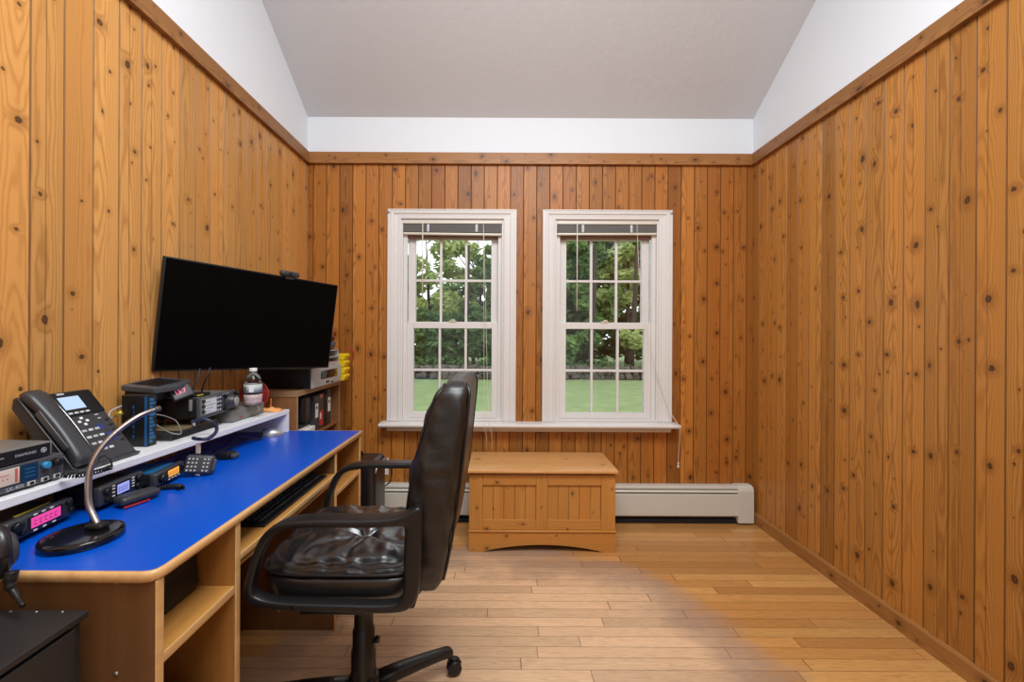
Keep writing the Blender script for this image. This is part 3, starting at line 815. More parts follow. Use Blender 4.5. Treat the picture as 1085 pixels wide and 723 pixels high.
# handset: an arched bar in a cradle along the near side of the phone
mb = pmb(); n = 16; vs = []; m = 12
for i in range(n + 1):
    t = i / n; y = -fl * 1.02 * t - .0 + .004
    bulge = .010 + .014 * math.sin(PI * t) ** .8; wd = .0275 - .004 * math.sin(PI * t); th = .012 + .006 * (abs(2 * t - 1) ** 2.2)
    if i in (0, n): wd *= .8; th *= .7
    for k in range(m):
        a = 2 * PI * k / m + PI / m; ca, sa = math.cos(a), math.sin(a)
        q = (abs(ca) ** .6 * (1 if ca > 0 else -1) * wd + .026, y, bulge + abs(sa) ** .6 * (1 if sa > 0 else -1) * th)
        vs.append(q)
fs = [[i * m + k, i * m + (k + 1) % m, (i + 1) * m + (k + 1) % m, (i + 1) * m + k] for i in range(n) for k in range(m)] + [list(range(m)), list(range(n * m, (n + 1) * m))]
mb.add(vs, fs, True); hs = build('handset', mb, M['char'], r)
mb = pmb(); mb.tube([(.052 - .004 * math.sin(PI * i / 14), -fl * 1.0 * i / 14, .018 + .014 * math.sin(PI * i / 14)) for i in range(15)], .0018, 6); build('handset_trim', mb, M['silver'], hs)
mb = pmb(); mb.rbox((-.0005, -fl * .78, .010), (.004, -fl * .26, .026), .002); build('side_inlay', mb, M['slate'], hs)
mb = pmb(); mb.tube([(.000, -fl * i / 10, .002) for i in range(11)], .0016, 6); build('seam', mb, M['slate'], r)
def coil(pts, rad, turns, wire, k=10):
    c = spline(pts, 12); out = []; tot = len(c) - 1; N = turns * k
    for i in range(N + 1):
        t = i / N * tot; j = min(int(t), tot - 1); p = c[j].lerp(c[j + 1], t - j)
        d = (c[j + 1] - c[j]).normalized(); u = d.orthogonal().normalized(); w = d.cross(u)
        a = 2 * PI * i / k; out.append(p + (u * math.cos(a) + w * math.sin(a)) * rad)
    return out
mb = MB().tube(coil([W(66, 506, 1.02), W(84, 506, 1.045), W(104, 502, 1.10), W(119, 497, 1.135)], .0055, 18, .002), .0018, 5)
mb.tube(spline([W(119, 497, 1.135), W(118, 490, 1.15), W(111, 485, 1.15), W(104, 490, 1.14)], 5), .0022, 6)
build('handset_cord', mb, M['black'], r)

# black and blue upright box
x0 = -1.215
r = thing('blue_trimmed_box', 'upright black box with blue printed edge beside the desk phone', 'box', (-1.18, 1.36, SZ))
build('case', MB().rbox((-1.235, 1.345, SZ + .0005), (-1.147, 1.380, 1.050), .003), M['black'], r)
mb = MB()
for k in range(12): mb.box((-1.147, 1.350, SZ + .012 + k * .0125), (-1.1462, 1.350 + .012 + .010 * ((k * 5) % 3) / 2, SZ + .021 + k * .0125))
build('printed_edge', mb, M['bluesteel'], r)
mb = MB()
for k in range(7): mb.box((-1.197 + .003 * (k % 2), 1.3440, SZ + .03 + k * .016), (-1.192, 1.3447, SZ + .040 + k * .016))
mb.box((-1.158, 1.3440, SZ + .004), (-1.150, 1.3447, 1.046))
build('printed_face', mb, M['bluebox'], r)
# table speaker behind/above it, lying tilted on a bracket
SM = Fm(W(124, 422, 1.40), W(160, 424, 1.42) - W(124, 422, 1.40), W(136, 405, 1.56) - W(124, 422, 1.40))
r = thing('communications_speaker', 'slanted dark grey communications speaker above the blue trimmed box', 'speaker', (-1.24, 1.47, SZ))
p0 = Vector((-1.290, 1.40, 1.035))
Rs = Matrix.Rotation(math.radians(9), 3, 'X') @ Matrix.Rotation(math.radians(6), 3, 'Y')
SMt = Matrix.Translation((-1.215, 1.475, 1.062)) @ Matrix.Rotation(math.radians(4), 4, 'X') @ Matrix.Rotation(math.radians(5), 4, 'Y')
mb = MB(SMt.copy()); mb.prism([(-.070, -.078), (.045, -.078), (.068, .0), (.045, .085), (-.070, .085), (-.085, .0)], 2, -.006, .014)
build('case', mb, M['slate'], r, bevel=.004, seg=3)
mb = MB(SMt.copy())
for k in range(9): mb.rbox((-.058, -.05 + k * .0125, .0135), (.036, -.046 + k * .0125, .0165), .001)
build('grille', mb, M['black'], r)
mb = MB(SMt.copy()); mb.prism([(-.068, -.068), (.030, -.068), (.030, .070), (-.068, .070)], 2, -.040, -.006); build('cone_housing', mb, M['black'], r, bevel=.006)
mb = MB().rbox((-1.29, 1.44, SZ + .001), (-1.245, 1.53, SZ + .012), .003); mb.tube([(-1.268, 1.485, SZ + .01), (-1.262, 1.485, 1.03)], .010, 10); build('stand', mb, M['black_metal'], r)
r = tag(build('coaxial_plug', MB().tube([W(121, 444, 1.33), W(126, 440.5, 1.335), W(130, 439, 1.34)], [.003, .006, .008], 12), M['brass']), 'yellow plug on a grey lead behind the desk phone', 'plug')
build('lead', MB().tube(spline([W(121, 444, 1.33), W(116, 446, 1.33), W(118, 438, 1.36), W(132, 431, 1.40)], 6), .0028, 8), M['lgrey'], r)

# black base unit, main transceiver on it
r = thing('power_supply', 'flat black ribbed power supply under the main transceiver', 'power supply', (-1.2, 1.6, SZ))
build('case', MB().rbox((-1.29, 1.420, SZ + .001), (-1.130, 1.66, .905), .003), M['dk_rib'], r)
mb = MB()
for k in range(24): mb.box((-1.1295, 1.425 + k * .0095, SZ + .004), (-1.127, 1.430 + k * .0095, .903))
build('ribs', mb, M['black'], r)
build('top_pad', MB().rbox((-1.28, 1.46, .9055), (-1.135, 1.655, .910), .002), M['khaki'], r)
build('terminal', MB().lathe((-1.1315, 1.525, .908), [(.006, .003), (.006, .014), (.004, .016)], 12), M['silver'], r)
TR = math.radians(4)
tz = .936
r = thing('main_transceiver', 'grey fronted radio transceiver with large tuning knob in front of the bottle', 'radio', (-1.118, 1.525, tz), TR)
build('case', MB().rbox((-.160, .006, 0), (-.006, .232, .076), .004), M['black'], r, local=True)
build('lid_plate', MB().box((-.155, .010, .076), (-.010, .228, .0775)), M['grey'], r, local=True)
build('front_bezel', MB().rbox((-.006, 0, -.003), (.008, .238, .080), .004), M['slate'], r, local=True)
FT = Fm((.0082, 0, 0), (0, 1, 0), (0, 0, 1))
def tmb(): return MB(FT.copy())
build('display_frame', tmb().rbox((.004, .008, -.002), (.098, .074, .003), .002), M['grey'], r, local=True)
build('display', tmb().box((.022, .014, .003), (.094, .068, .0042)), M['lcd_grey'], r, local=True)
mb = tmb()
for k in range(4): mb.box((.026, .020 + k * .012, .0042), (.026 + .03 + .03 * ((k * 7) % 3) / 2, .022 + k * .012, .0046))
build('display_marks', mb, M['slate'], r, local=True)
for k in range(3): build('side_knob', tmb().lathe((.0125, .024 + k * .020, .002), [(.006, 0), (.0055, .008)], 14), M['black'], r, local=True)
for i in range(4):
    for j in range(2): build('key', tmb().rbox((.104 + j * .016, .012 + i * .016, 0), (.111 + j * .016, .018 + i * .016, .003), .001), M['btn'], r, local=True)
k_ = build('tuning_knob', tmb().lathe((.185, .038, 0), [(.034, 0), (.034, .006), (.026, .008), (.025, .028), (.022, .030)], 32), M['char'], r, local=True)
build('knob_face', tmb().lathe((.185, .038, .030), [(.019, 0), (.017, .002), (.006, .0006)], 28), M['silver'], k_, local=True)
for x, z, q in ((.228, .066, .008), (.228, .044, .008), (.228, .020, .008), (.150, .066, .006), (.150, .012, .006)): build('small_knob', tmb().lathe((x, z, 0), [(q, 0), (q * .9, .014), (q * .7, .015)], 16), M['black'], r, local=True)
mb = tmb()
for k in range(12): mb.box((.140 + (k % 6) * .008, .070 + .003 * (k // 6), .0), (.144 + (k % 6) * .008, .0715 + .003 * (k // 6), .0006))
build('front_print', mb, M['btn'], r, local=True)
mb = MB()
for y in (.02, .21): mb.tube([(-.02, y, -.002), (-.01, y, -.024)], .007, 10); mb.tube([(-.14, y, -.002), (-.14, y, -.024)], .007, 10)
build('feet', mb, M['black'], r, local=True)
build('carry_strap', MB().rbox((-.030, -.003, .030), (-.020, .006, .072), .002), M['silver'], r, local=True)
r = thing('digital_meter', 'small grey tilted meter showing red digits on top of the transceiver', 'meter', (-1.20, 1.50, tz + .0775))
DM = Fm(W(193, 417, 1.50), (.45, .85, .30), (-.5, .1, .85))
mb = MB(DM.copy()); mb.rbox((-.032, -.022, -.022), (.032, .022, .0), .003); build('case', mb, M['slate'], r)
mb = MB(DM.copy())
DT = DM @ Matrix.Translation((-.004, .002, .0006))
mb = MB(); mb.text('13.7', .022, DT, .0004); build('digits', mb, M['led_red'], r)
mb = MB().rbox((-1.20, 1.538, tz + .0785), (-1.135, 1.62, tz + .089), .004); g = tag(build('hand_receiver', mb, M['black']), 'small black gadget with a gold strip lying on the transceiver', 'gadget')
build('gold_strip', MB().rbox((-1.1349, 1.545, tz + .081), (-1.132, 1.575, tz + .087), .001), M['gold'], g)
# thick dark cable loop and earphone lead hanging at the front of the power supply
p = spline([W(203, 449, 1.45), W(216, 446, 1.49), W(227, 450, 1.50), W(230, 458, 1.47), W(222, 466, 1.43), W(212, 467, 1.41), W(205, 466, 1.385)], 8)
tag(build('cable_loop', MB().tube(p, .0060, 8), M['navy']), 'thick dark blue cable looped in front of the power supply', 'cable')
p = spline([W(166, 441, 1.375), W(176, 443, 1.40), W(187, 448, 1.42), W(192, 458, 1.42), W(191, 462, 1.415), W(180, 460, 1.40), W(166, 452, 1.38)], 7)
tag(build('earphone_lead', MB().tube(p, .0020, 6), M['grey']), 'thin grey lead looped from the blue trimmed box to the power supply', 'cable')
# red handled pliers and the coiled lead over the shelf edge
r = thing('red_pliers', 'small dark red handled pliers lying on the riser below the transceiver', 'pliers', (-1.15, 1.66, SZ))
mb = MB().tube(spline([W(232, 451, 1.70), W(240, 452, 1.705), W(249, 451.5, 1.72)], 5), .004, 8); mb.tube(spline([W(230, 453.5, 1.665), W(239, 455, 1.675), W(249, 452.5, 1.705)], 5), .004, 8); build('handles', mb, M['maroon'], r)
build('jaws', MB().tube([W(249, 452, 1.71), W(254, 451.5, 1.725)], [.006, .003], 8), M['black'], r)

# grey aluminium power supply, bottle, fan, cloth
r = thing('speaker_supply', 'low grey metal box with a pale emblem under the water bottle', 'box', (-1.2, 1.83, SZ))
gx = -1.112
build('case', MB().rbox((-1.27, 1.715, SZ + .003), (gx, 1.945, .934), .003), M['grey'], r)
Gf = Fm((gx + .0006, 1.715, SZ), (0, 1, 0), (0, 0, 1))
mb = MB(Gf.copy()); q = (.182, .028)
for a0 in (math.radians(210), math.radians(330), math.radians(90)):
    mb.tube(spline([(q[0], q[1], .0003), (q[0] + .008 * math.cos(a0 + .6), q[1] + .008 * math.sin(a0 + .6), .0003), (q[0] + .017 * math.cos(a0), q[1] + .015 * math.sin(a0), .0003)], 5), [.0022] * 11, 6)
build('emblem', mb, plain('pale_green', (.45, .55, .48), .5), r)
mb = MB(Gf.copy()); mb.text('121', .014, Matrix.Translation((.058, .014, .0003))); build('red_number', mb, M['red'], r)
build('base_strip', MB().box((-1.262, 1.72, SZ + .0003), (gx - .004, 1.94, SZ + .003)), M['black'], r)
bz = .9342; bx, by = -1.108 - .036, 1.835
bx = (268.5 - CX) * by / F
r = thing('water_bottle', 'clear plastic water bottle with red and green label on the grey box', 'bottle', (bx, by, bz))
k = .0355
pf = [(k * .80, 0), (k * .97, .004), (k, .012), (k * .93, .022), (k, .032), (k * .94, .044), (k, .055), (k, .098), (k * .93, .106), (k * .98, .112), (k * .82, .128), (k * .50, .142), (k * .36, .148), (k * .36, .156)]
build('bottle_body', MB().lathe((bx, by, bz), pf, 40), M['bottle'], r)
build('label', MB().lathe((bx, by, bz), [(k + .0006, .060), (k + .0006, .097)], 40), M['pale_label'], r)
mb = MB().prism([(bx - .028, by - k + .011), (bx - .010, by - k - .001), (bx - .010, by - k + .0005), (bx - .028, by - k + .0125)], 2, bz + .064, bz + .086)
build('green_print', mb, M['green_ink'], r)
mb = MB().prism([(bx + .004, by - k - .003), (bx + .020, by - k + .004), (bx + .020, by - k + .0055), (bx + .004, by - k - .0015)], 2, bz + .064, bz + .094)
mb.prism([(bx - .022, by - k + .006), (bx - .006, by - k - .002), (bx - .006, by - k - .0005), (bx - .022, by - k + .0075)], 2, bz + .088, bz + .096)
build('label_print', mb, M['white'], r)
build('lower_label', MB().lathe((bx, by, bz), [(k + .0004, .006), (k * .96 + .0004, .020), (k + .0006, .034), (k + .0006, .052)], 40), M['pinklabel'], r)
build('cap', MB().lathe((bx, by, bz), [(k * .42, .152), (k * .44, .154), (k * .44, .165), (k * .40, .167)], 28), M['white'], r)
r = thing('red_desk_fan', 'round dark red wire fan half hidden behind the water bottle', 'fan', (-1.2, 1.985, SZ))
fc = Vector(((270 - CX) * 1.985 / F, 1.985, CZ - (419 - CY) * 1.985 / F)); fr_ = .066
mb = MB()
for q in (.16, .28, .4, .52, .64, .76, .88, 1.): mb.tube([fc + Vector((math.cos(a) * fr_ * q, (1 - q) * -.012, math.sin(a) * fr_ * q)) for a in [k * PI / 16 for k in range(33)]], .0022 if q < 1 else .004, 6, caps=False)
for k in range(16):
    a = k * PI / 8; mb.tube([fc + Vector((math.cos(a) * .010, -.012, math.sin(a) * .010)), fc + Vector((math.cos(a) * fr_, 0, math.sin(a) * fr_))], .0015, 5)
build('guard', mb, M['maroon'], r)
build('motor', MB().lathe(fc + Vector((0, .002, 0)), [(.018, 0), (.020, .02), (.010, .028)], 20, 'y'), M['maroon'], r)
mb = MB().tube([fc + Vector((0, .016, -.01)), Vector((fc.x, fc.y + .016, SZ + .006))], .006, 10); mb.lathe((fc.x, fc.y + .012, SZ + .0005), [(.034, 0), (.032, .006), (.01, .009)], 24); build('stand', mb, M['maroon'], r)
p = spline([W(287.5, 424, 1.99), W(287, 432, 1.99), W(284, 439, 1.985), W(281, 437, 1.98)], 6)
tag(build('orange_wire', MB().tube(p, .003, 6), M['orangew']), 'orange wire hanging at the right edge of the red fan', 'wire')
# crumpled orange cloth
mb = MB(); n = 14; vs = []
for i in range(n + 1):
    for j in range(n + 1):
        u, v = i / n * 2 - 1, j / n * 2 - 1; e = max(0, 1 - (abs(u) ** 3 + abs(v) ** 3) / 1.3)
        z = SZ + .002 + .020 * e * (.6 + .8 * noise.noise(Vector((u * 2.2, v * 2.2, 3))))
        vs.append((-1.108 + .055 * u * (1 + .12 * noise.noise(Vector((u, v, 8)))), 1.988 + .034 * v + .004 * u, max(z, SZ + .001)))
mb.add(vs, [[i * (n + 1) + j, (i + 1) * (n + 1) + j, (i + 1) * (n + 1) + j + 1, i * (n + 1) + j + 1] for i in range(n) for j in range(n)], True)
o = tag(build('orange_cloth', mb, M['orange']), 'crumpled orange cloth at the far end of the white riser', 'cloth')
sm = o.modifiers.new('thick', 'SOLIDIFY'); sm.thickness = .002; sm.offset = 1

# ------------------------------------------------------------------ things on the desk top
def mobile_radio(name, label, pos, rz, w, h, d, face, lcd, lx0, lx1, knobs, keys, topmat, ry=0, trim=None, lift=.012):
    r = thing(name, label, 'radio', pos, rz, ry=ry)
    build('case', MB().rbox((-d, .012, 0), (-.020, w - .012, h * .9), .003), M['black_metal'], r, local=True)
    build('top_plate', MB().box((-d + .004, .016, h * .9), (-.024, w - .016, h * .9 + .0015)), topmat, r, local=True)
    build('front_bezel', MB().rbox((-.022, 0, -.003), (0, w, h), .007, 4), face, r, local=True)
    f = Fm((.0004, 0, 0), (0, 1, 0), (0, 0, 1)); g = lambda: MB(f.copy())
    build('display_frame', g().rbox((lx0 - .006, h * .16, -.001), (lx1 + .006, h * .90, .0015), .001), M['black'], r, local=True)
    build('display', g().box((lx0, h * .26, .0015), (lx1, h * .80, .0022)), lcd, r, local=True)
    mb = g()
    for k in range(5):
        x = lx0 + (lx1 - lx0) * (.10 + .17 * k); mb.box((x, h * .38, .0022), (x + (lx1 - lx0) * .09, h * .42, .0025)); mb.box((x, h * .58, .0022), (x + (lx1 - lx0) * .09, h * .62, .0025)); mb.box((x, h * .38, .0022), (x + .001, h * .62, .0025))
    build('display_digits', mb, M['ink_navy'] if lcd is M['lcd_blue'] else M['maroon'], r, local=True)
    for x, z, q, mt in knobs: build('knob', g().lathe((x, z, 0), [(q, 0), (q * .93, q * .9), (q * .7, q * .95)], 20), mt, r, local=True)
    for x, z in keys: build('key', g().rbox((x - .0045, z - .002, .0005), (x + .0045, z + .002, .003), .001), M['btn'], r, local=True)
    mb = MB()
    for y in (.03, w - .03): mb.tube([(-d * .25, y, .002), (-d * .25, y, -lift)], .008, 10); mb.tube([(-d * .8, y, .002), (-d * .8, y, -lift)], .008, 10)
    build('feet', mb, M['black'], r, local=True)
    if trim: build('trim_strip', MB().rbox((-.030, .045, h * .9 + .0016), (-.024, w - .035, h + .0005), .001), trim, r, local=True)
    return r
pz = DZ + .014
a = W(3, 571, .915); b = W(84, 548, 1.055)
mobile_radio('pink_display_radio', 'black mobile radio with a glowing pink display beside the lamp base', (-1.085, .908, pz), math.radians(7), .165, .044, .15, M['char'], M['lcd_pink'], .052, .125,
    [(.020, .030, .011, M['black']), (.034, .012, .008, M['black']), (.148, .034, .007, M['black']), (.154, .014, .006, M['black'])],
    [(.062, .0405), (.082, .0405), (.102, .0405), (.062, .004), (.084, .004), (.108, .004)], M['black_metal'], trim=M['gold'])
mobile_radio('blue_display_radio', 'black mobile radio with a pale blue display under the desk phone', (-1.070, 1.105, pz + .002), math.radians(4), .150, .050, .13, M['char'], M['lcd_blue'], .052, .092,
    [(.126, .036, .011, M['black']), (.122, .014, .009, M['black']), (.018, .034, .010, M['black']), (.020, .012, .007, M['black'])],
    [(.040, .042), (.040, .034), (.040, .024), (.040, .014), (.106, .042), (.106, .034), (.106, .026), (.106, .018)], M['black_metal'], lift=.015)
mobile_radio('amber_display_radio', 'mobile radio with an amber display and blue top, beside the hand microphone', (-1.045, 1.255, pz), math.radians(8), .140, .040, .13, M['char'], M['lcd_amber'], .052, .106,
    [(.024, .020, .014, M['black']), (.126, .028, .007, M['black']), (.130, .012, .005, M['black'])],
    [(.058, .004), (.074, .004), (.090, .004), (.106, .004)], M['bluesteel'])
# microphone resting under the blue display radio
r = thing('fist_microphone', 'black fist microphone lying below the blue display radio', 'microphone', (-1.02, 1.17, DZ))
m_ = Matrix.Translation((-1.030, 1.180, DZ + .0185)) @ Matrix.Rotation(math.radians(72), 4, 'Z')
mb = MB(m_.copy()); mb.rbox((-.055, -.024, -.012), (.045, .024, .012), .011, 4); build('body', mb, M['char'], r)
mb = MB(m_.copy())
for k in range(5): mb.rbox((-.040 + k * .012, -.016, .0115), (-.036 + k * .012, .016, .0135), .001)
build('grille', mb, M['slate'], r)
mb = MB(m_.copy()); mb.rbox((-.052, -.0262, -.0155), (.012, -.0225, -.0108), .001); build('red_label', mb, M['red'], r)
mb = MB().tube([W(146, 521, 1.285), W(150, 520.5, 1.285)], .004, 8)
mb.tube(coil([(-1.085, 1.275, DZ + .012), (-1.03, 1.265, DZ + .012), (-.985, 1.285, DZ + .012), (-.957, 1.310, DZ + .012), (-.945, 1.330, DZ + .011)], .0075, 19, .002, 10), .0024, 5)
mb = MB().tube(coil([W(151, 523, 1.255), W(164, 521, 1.265), W(178, 518, 1.275), W(190, 517.5, 1.28), W(193, 519.5, 1.27)], .0075, 19, .002, 10), .0024, 5)
tag(build('coiled_cord', mb, M['black']), 'black coiled microphone cord lying on the blue top below the amber display', 'cord')
# keypad hand microphone standing tilted against the riser
HM = Matrix.Translation(W(212.5, 494, 1.40)) @ Matrix.Rotation(math.radians(22), 4, 'Z') @ Matrix.Rotation(math.radians(72), 4, 'X') @ Matrix.Rotation(math.radians(-8), 4, 'Z')
r = thing('hand_microphone', 'black hand microphone with a button keypad leaning beside the amber display radio', 'microphone', tuple(W(212.5, 503, 1.40)))
mb = MB(HM.copy()); mb.rbox((-.044, -.032, -.013), (.040, .032, .010), .013, 5); build('body', mb, M['char'], r)
for i in range(4):
    for j in range(6):
        if j == 3: continue
        build('keypad_key', MB(HM.copy()).rbox((-.034 + j * .0112, -.023 + i * .0122, .009), (-.028 + j * .0112, -.017 + i * .0122, .0128), .0012), M['lgrey'], r)
mb = MB(HM.copy()); mb.rbox((.038, -.020, -.008), (.046, .020, .006), .003); build('talk_bar', mb, M['slate'], r)
mb = MB(HM.copy()); mb.rbox((-.006, -.036, -.006), (.008, -.031, .003), .002); build('strain_relief', mb, M['silver'], r)
tag(build('paper_tag', MB().box(W(208, 471.5, 1.42), W(213, 482, 1.423) + Vector((0, .0012, 0))), M['cream']), 'cream paper tag hanging just above the hand microphone', 'tag')
mb = MB().rbox(W(240, 480, 1.60) - Vector((.02, .03, 0)), W(252, 470, 1.60) + Vector((0, .03, 0)), .004)
ax = W(246, 478, 1.60)
r = thing('power_adapter', 'small black adapter with a grey connector end on the blue top', 'adapter', (ax.x, ax.y, DZ))
build('body', MB().rbox((ax.x - .045, ax.y - .028, DZ + .001), (ax.x + .006, ax.y + .022, DZ + .026), .005), M['black'], r)
build('connector', MB().rbox((ax.x + .0065, ax.y - .020, DZ + .003), (ax.x + .024, ax.y + .014, DZ + .020), .004), M['slate'], r)
# tangle of leads under the riser
random.seed(3)
for k, lab in enumerate(('black lead curling from the power adapter to the mouse', 'black lead bunched under the far half of the riser', 'black lead lying furthest back under the riser')):
    pts = []
    for i in range(9):
        y = 1.42 + i * .062
        pts.append((-1.14 + .03 * k * (-1) + .025 * random.uniform(-1, 1) + .05 * (i / 8), y, DZ + .005 + .016 * abs(math.sin(i * 1.3 + k)) + .004 * k))
    tag(build('cable', MB().tube(spline(pts, 5), .0032, 6), M['black']), lab, 'cable', 'leads under the riser')
# mouse
mc = W(290, 462, 1.96)
r = thing('computer_mouse', 'silver and black wired mouse under the far end of the riser', 'mouse', (mc.x, mc.y, DZ))
mb = MB(); n, m = 14, 20; vs = []
Rm = Matrix.Rotation(math.radians(24), 3, 'Z')
for i in range(n + 1):
    t = i / n; xx = -.055 + .110 * t; wd = .030 * math.sin(PI * min(1, t * 1.0)) ** .45 if 0 < t < 1 else .001; ht = (.036 * math.sin(PI * (.12 + .80 * t)) ** .8) if 0 < t < 1 else .002
    for k in range(m):
        a = PI * k / (m - 1); vs.append(Rm @ Vector((xx, wd * math.cos(a), ht * math.sin(a) ** .8 if 0 < k < m - 1 else 0)) + Vector((mc.x - .01, mc.y, DZ + .001)))
mb.add(vs, [[i * m + k, i * m + k + 1, (i + 1) * m + k + 1, (i + 1) * m + k] for i in range(n) for k in range(m - 1)], True)
build('shell', mb, M['silver'], r)
mb = MB(); mb.M = Matrix.Translation((mc.x - .01, mc.y, DZ + .001)) @ Rm.to_4x4(); mb.rbox((-.034, -.002, .026), (-.016, .002, .034), .0015); build('scroll_wheel', mb, M['black'], r)

# lamp: disc base, bent chrome stem
lc = Vector(((89 - CX) * .958 / F, .958, DZ))
r = thing('desk_lamp', 'desk lamp with a round glossy black base and bent chrome stem', 'lamp', tuple(lc))
build('base', MB().lathe(lc, [(.071, .0), (.074, .002), (.074, .014), (.072, .017), (.065, .0182)], 56), M['black_gloss'], r)
st = lc + Vector((.012, .020, .018))
build('stem_socket', MB().rbox(st - Vector((.020, .014, .0)), st + Vector((.022, .014, .014)), .006), M['black'], r)
p = spline([st + Vector((.002, 0, .01)), W(95.5, 538, .985), W(94.5, 515, .992), W(97, 497, 1.0), W(107, 478, 1.02), W(124, 460, 1.05), W(146, 444, 1.09), W(165, 436, 1.13)], 8)
build('stem', MB().tube(p, .0068, 12), M['chrome'], r)
build('stem_tip', MB().tube([W(164, 436.4, 1.128), W(170, 434.4, 1.14)], .0074, 12), M['slate'], r)
p = spline([W(98, 549, 1.0), W(93, 541, 1.02), W(88, 530, 1.05)], 5)
tag(build('lamp_lead', MB().tube(spline([st + Vector((-.018, .008, .004)), st + Vector((-.030, .035, .002)), st + Vector((-.05, .062, -.012)), st + Vector((-.09, .075, -.0155))], 6), .0025, 6), M['black']), 'thin black lead running back from the lamp base', 'cable')

# microphone headset at the near left corner, its cable dropping to the cabinet
hc = W(0, 592, .80)
r = thing('headphones', 'black padded headphones at the near left end of the desk', 'headphones', (hc.x, hc.y, DZ))
hcv = Vector((-.975, .812, 0)); hcv = W(-2, 588, .80)
Hm = Matrix.Translation(hcv) @ Matrix.Rotation(math.radians(-25), 4, 'Z') @ Matrix.Rotation(math.radians(90), 4, 'X')
mb = MB(Hm.copy())
for q, zz in ((.030, 0),):
    mb.tube([(math.cos(a) * q, math.sin(a) * q * 1.35, 0) for a in [k * PI / 16 for k in range(33)]], .0125, 12, caps=False)
build('ear_pad', mb, M['leather'], r)
mb = MB(Hm.copy()); mb.lathe((0, 0, -.004), [(.028, -.018), (.034, -.012), (.034, .0)], 28); build('ear_shell', mb, M['char'], r)
mb = MB(Hm.copy()); mb.lathe((0, 0, .0), [(.022, 0), (.020, .003)], 28); build('speaker_cloth', mb, M['tan'], r)
mb = MB().tube(spline([W(14, 608, .79), W(12, 622, .785), W(17, 632, .782), W(26, 645, .77)], 6), [.010] * 5 + [.008] * 4 + [.0055] * 5 + [.004] * 5, 10); build('cable', mb, M['black'], r)

# keyboard on its tray
r = thing('keyboard', 'black computer keyboard on the slide-out tray', 'keyboard', (-.81, 1.487, .6635))
kb = Matrix.Translation((-.786, 1.480, .6635)) @ Matrix.Rotation(math.radians(90), 4, 'Z')
mb = MB(kb.copy()); mb.prism([(-.072, 0), (.070, 0), (.070, .016), (-.072, .008)], 0, -.225, .225); build('base', mb, M['black'], r, bevel=.002)
sl = 8e-3 / .142
for row in range(6):
    y = .056 - row * .0205
    x = -.213
    k = 0
    while x < .20:
        w = .0165 if not (row == 5 and 60 < k * 16 < 100) else .09
        if row == 5 and 4 <= k < 5: w = .098
        z = .0085 + (y + .072) * sl
        build('key', MB(kb.copy()).rbox((x, y - .008, z), (x + w, y + .008, z + .007), .0015, 1), M['char'], r) if row * 17 + k < 100 else None
        x += w + .0028; k += 1
# near pedestal contents
r = thing('computer_speaker', 'black computer speaker on the shelf of the near desk pedestal', 'speaker', (-.83, 1.03, .586))
mb = MB(); cs = [(-1.03, .587), (-.785, .587), (-.778, .61), (-.784, .66), (-.782, .71), (-.79, .742), (-1.03, .742)]
mb.prism(cs, 1, .960, 1.075); build('cabinet', mb, M['black'], r, bevel=.008, seg=3)
build('badge', MB().box((-.85, .9590, .66), (-.846, .9598, .672)), M['lgrey'], r)
tag(build('white_carton', MB().rbox((-.98, .865, .587), (-.785, .935, .735), .002), M['paper']), 'white carton standing just inside the near desk pedestal', 'carton')
r = thing('black_folder_box', 'black box with a pale edge on the floor of the near pedestal', 'box', (-.85, .99, .10))
build('case', MB().rbox((-1.20, .905, .101), (-.742, 1.055, .355), .004), M['black'], r)
build('pale_edge', MB().box((-.7415, 1.045, .105), (-.739, 1.054, .352)), M['paper'], r)

# black metal cabinet in the lower left corner
bx1, by1, bzt = -.795, .800, .714
r = thing('black_cabinet', 'black metal cabinet standing in front of the near desk panel', 'cabinet', (-1.05, .5, 0))
build('body', MB().box((-1.29, .22, 0), (bx1 - .012, by1 - .004, bzt - .012)), M['black_metal'], r, bevel=.003)
build('top', MB().box((-1.295, .21, bzt - .012), (bx1, by1, bzt)), M['black_metal'], r, bevel=.002)
d = build('door', MB().box((bx1 - .0115, .24, .03), (bx1 - .002, by1 - .022, bzt - .020)), M['black_metal'], r, bevel=.002)
build('door_handle', MB().tube([(bx1, .30, .40), (bx1 + .02, .30, .40), (bx1 + .02, .30, .30), (bx1, .30, .30)], .004, 8), M['silver'], d)
mb = MB()
for k in range(9): mb.lathe((-1.24 + k * .05, by1 - .006, bzt), [(.0025, 0), (.0015, .0012)], 8)
build('rivets', mb, M['silver'], r)

# ------------------------------------------------------------------ corner bookcase and its load
kx0, kx1, ky0, ky1, kz = -1.31, -1.040, 2.105, 2.68, .961
r = thing('corner_bookcase', 'brown laminate bookcase in the corner beyond the desk', 'bookcase', (-1.17, 2.4, 0))
build('side_panel', MB().box((kx0, ky0, 0), (kx1, ky0 + .018, kz - .030)), M['case_wood'], r)
build('side_panel', MB().box((kx0, ky1 - .018, 0), (kx1, ky1, kz - .030)), M['case_wood'], r)
build('top_board', MB().box((kx0, ky0 - .004, kz - .030), (kx1 + .004, ky1 + .004, kz)), M['case_edge'], r, bevel=.002)
for z in (.05, .40, .700): build('shelf', MB().box((kx0 + .006, ky0 + .019, z - .018), (kx1 - .01, ky1 - .019, z)), M['case_wood'], r)
build('back_board', MB().box((kx0, ky0 + .019, .0), (kx0 + .005, ky1 - .019, kz - .031)), M['case_wood'], r)
for y in (ky0, ky1 - .018): build('front_edging', MB().box((kx1, y, 0), (kx1 + .002, y + .018, kz - .031)), M['case_edge'], r)
mb = MB().lathe((kx1 - .03, ky0 - .002, .80), [(.003, .0), (.003, .002)], 8, 'y'); build('screw', mb, M['silver'], r)
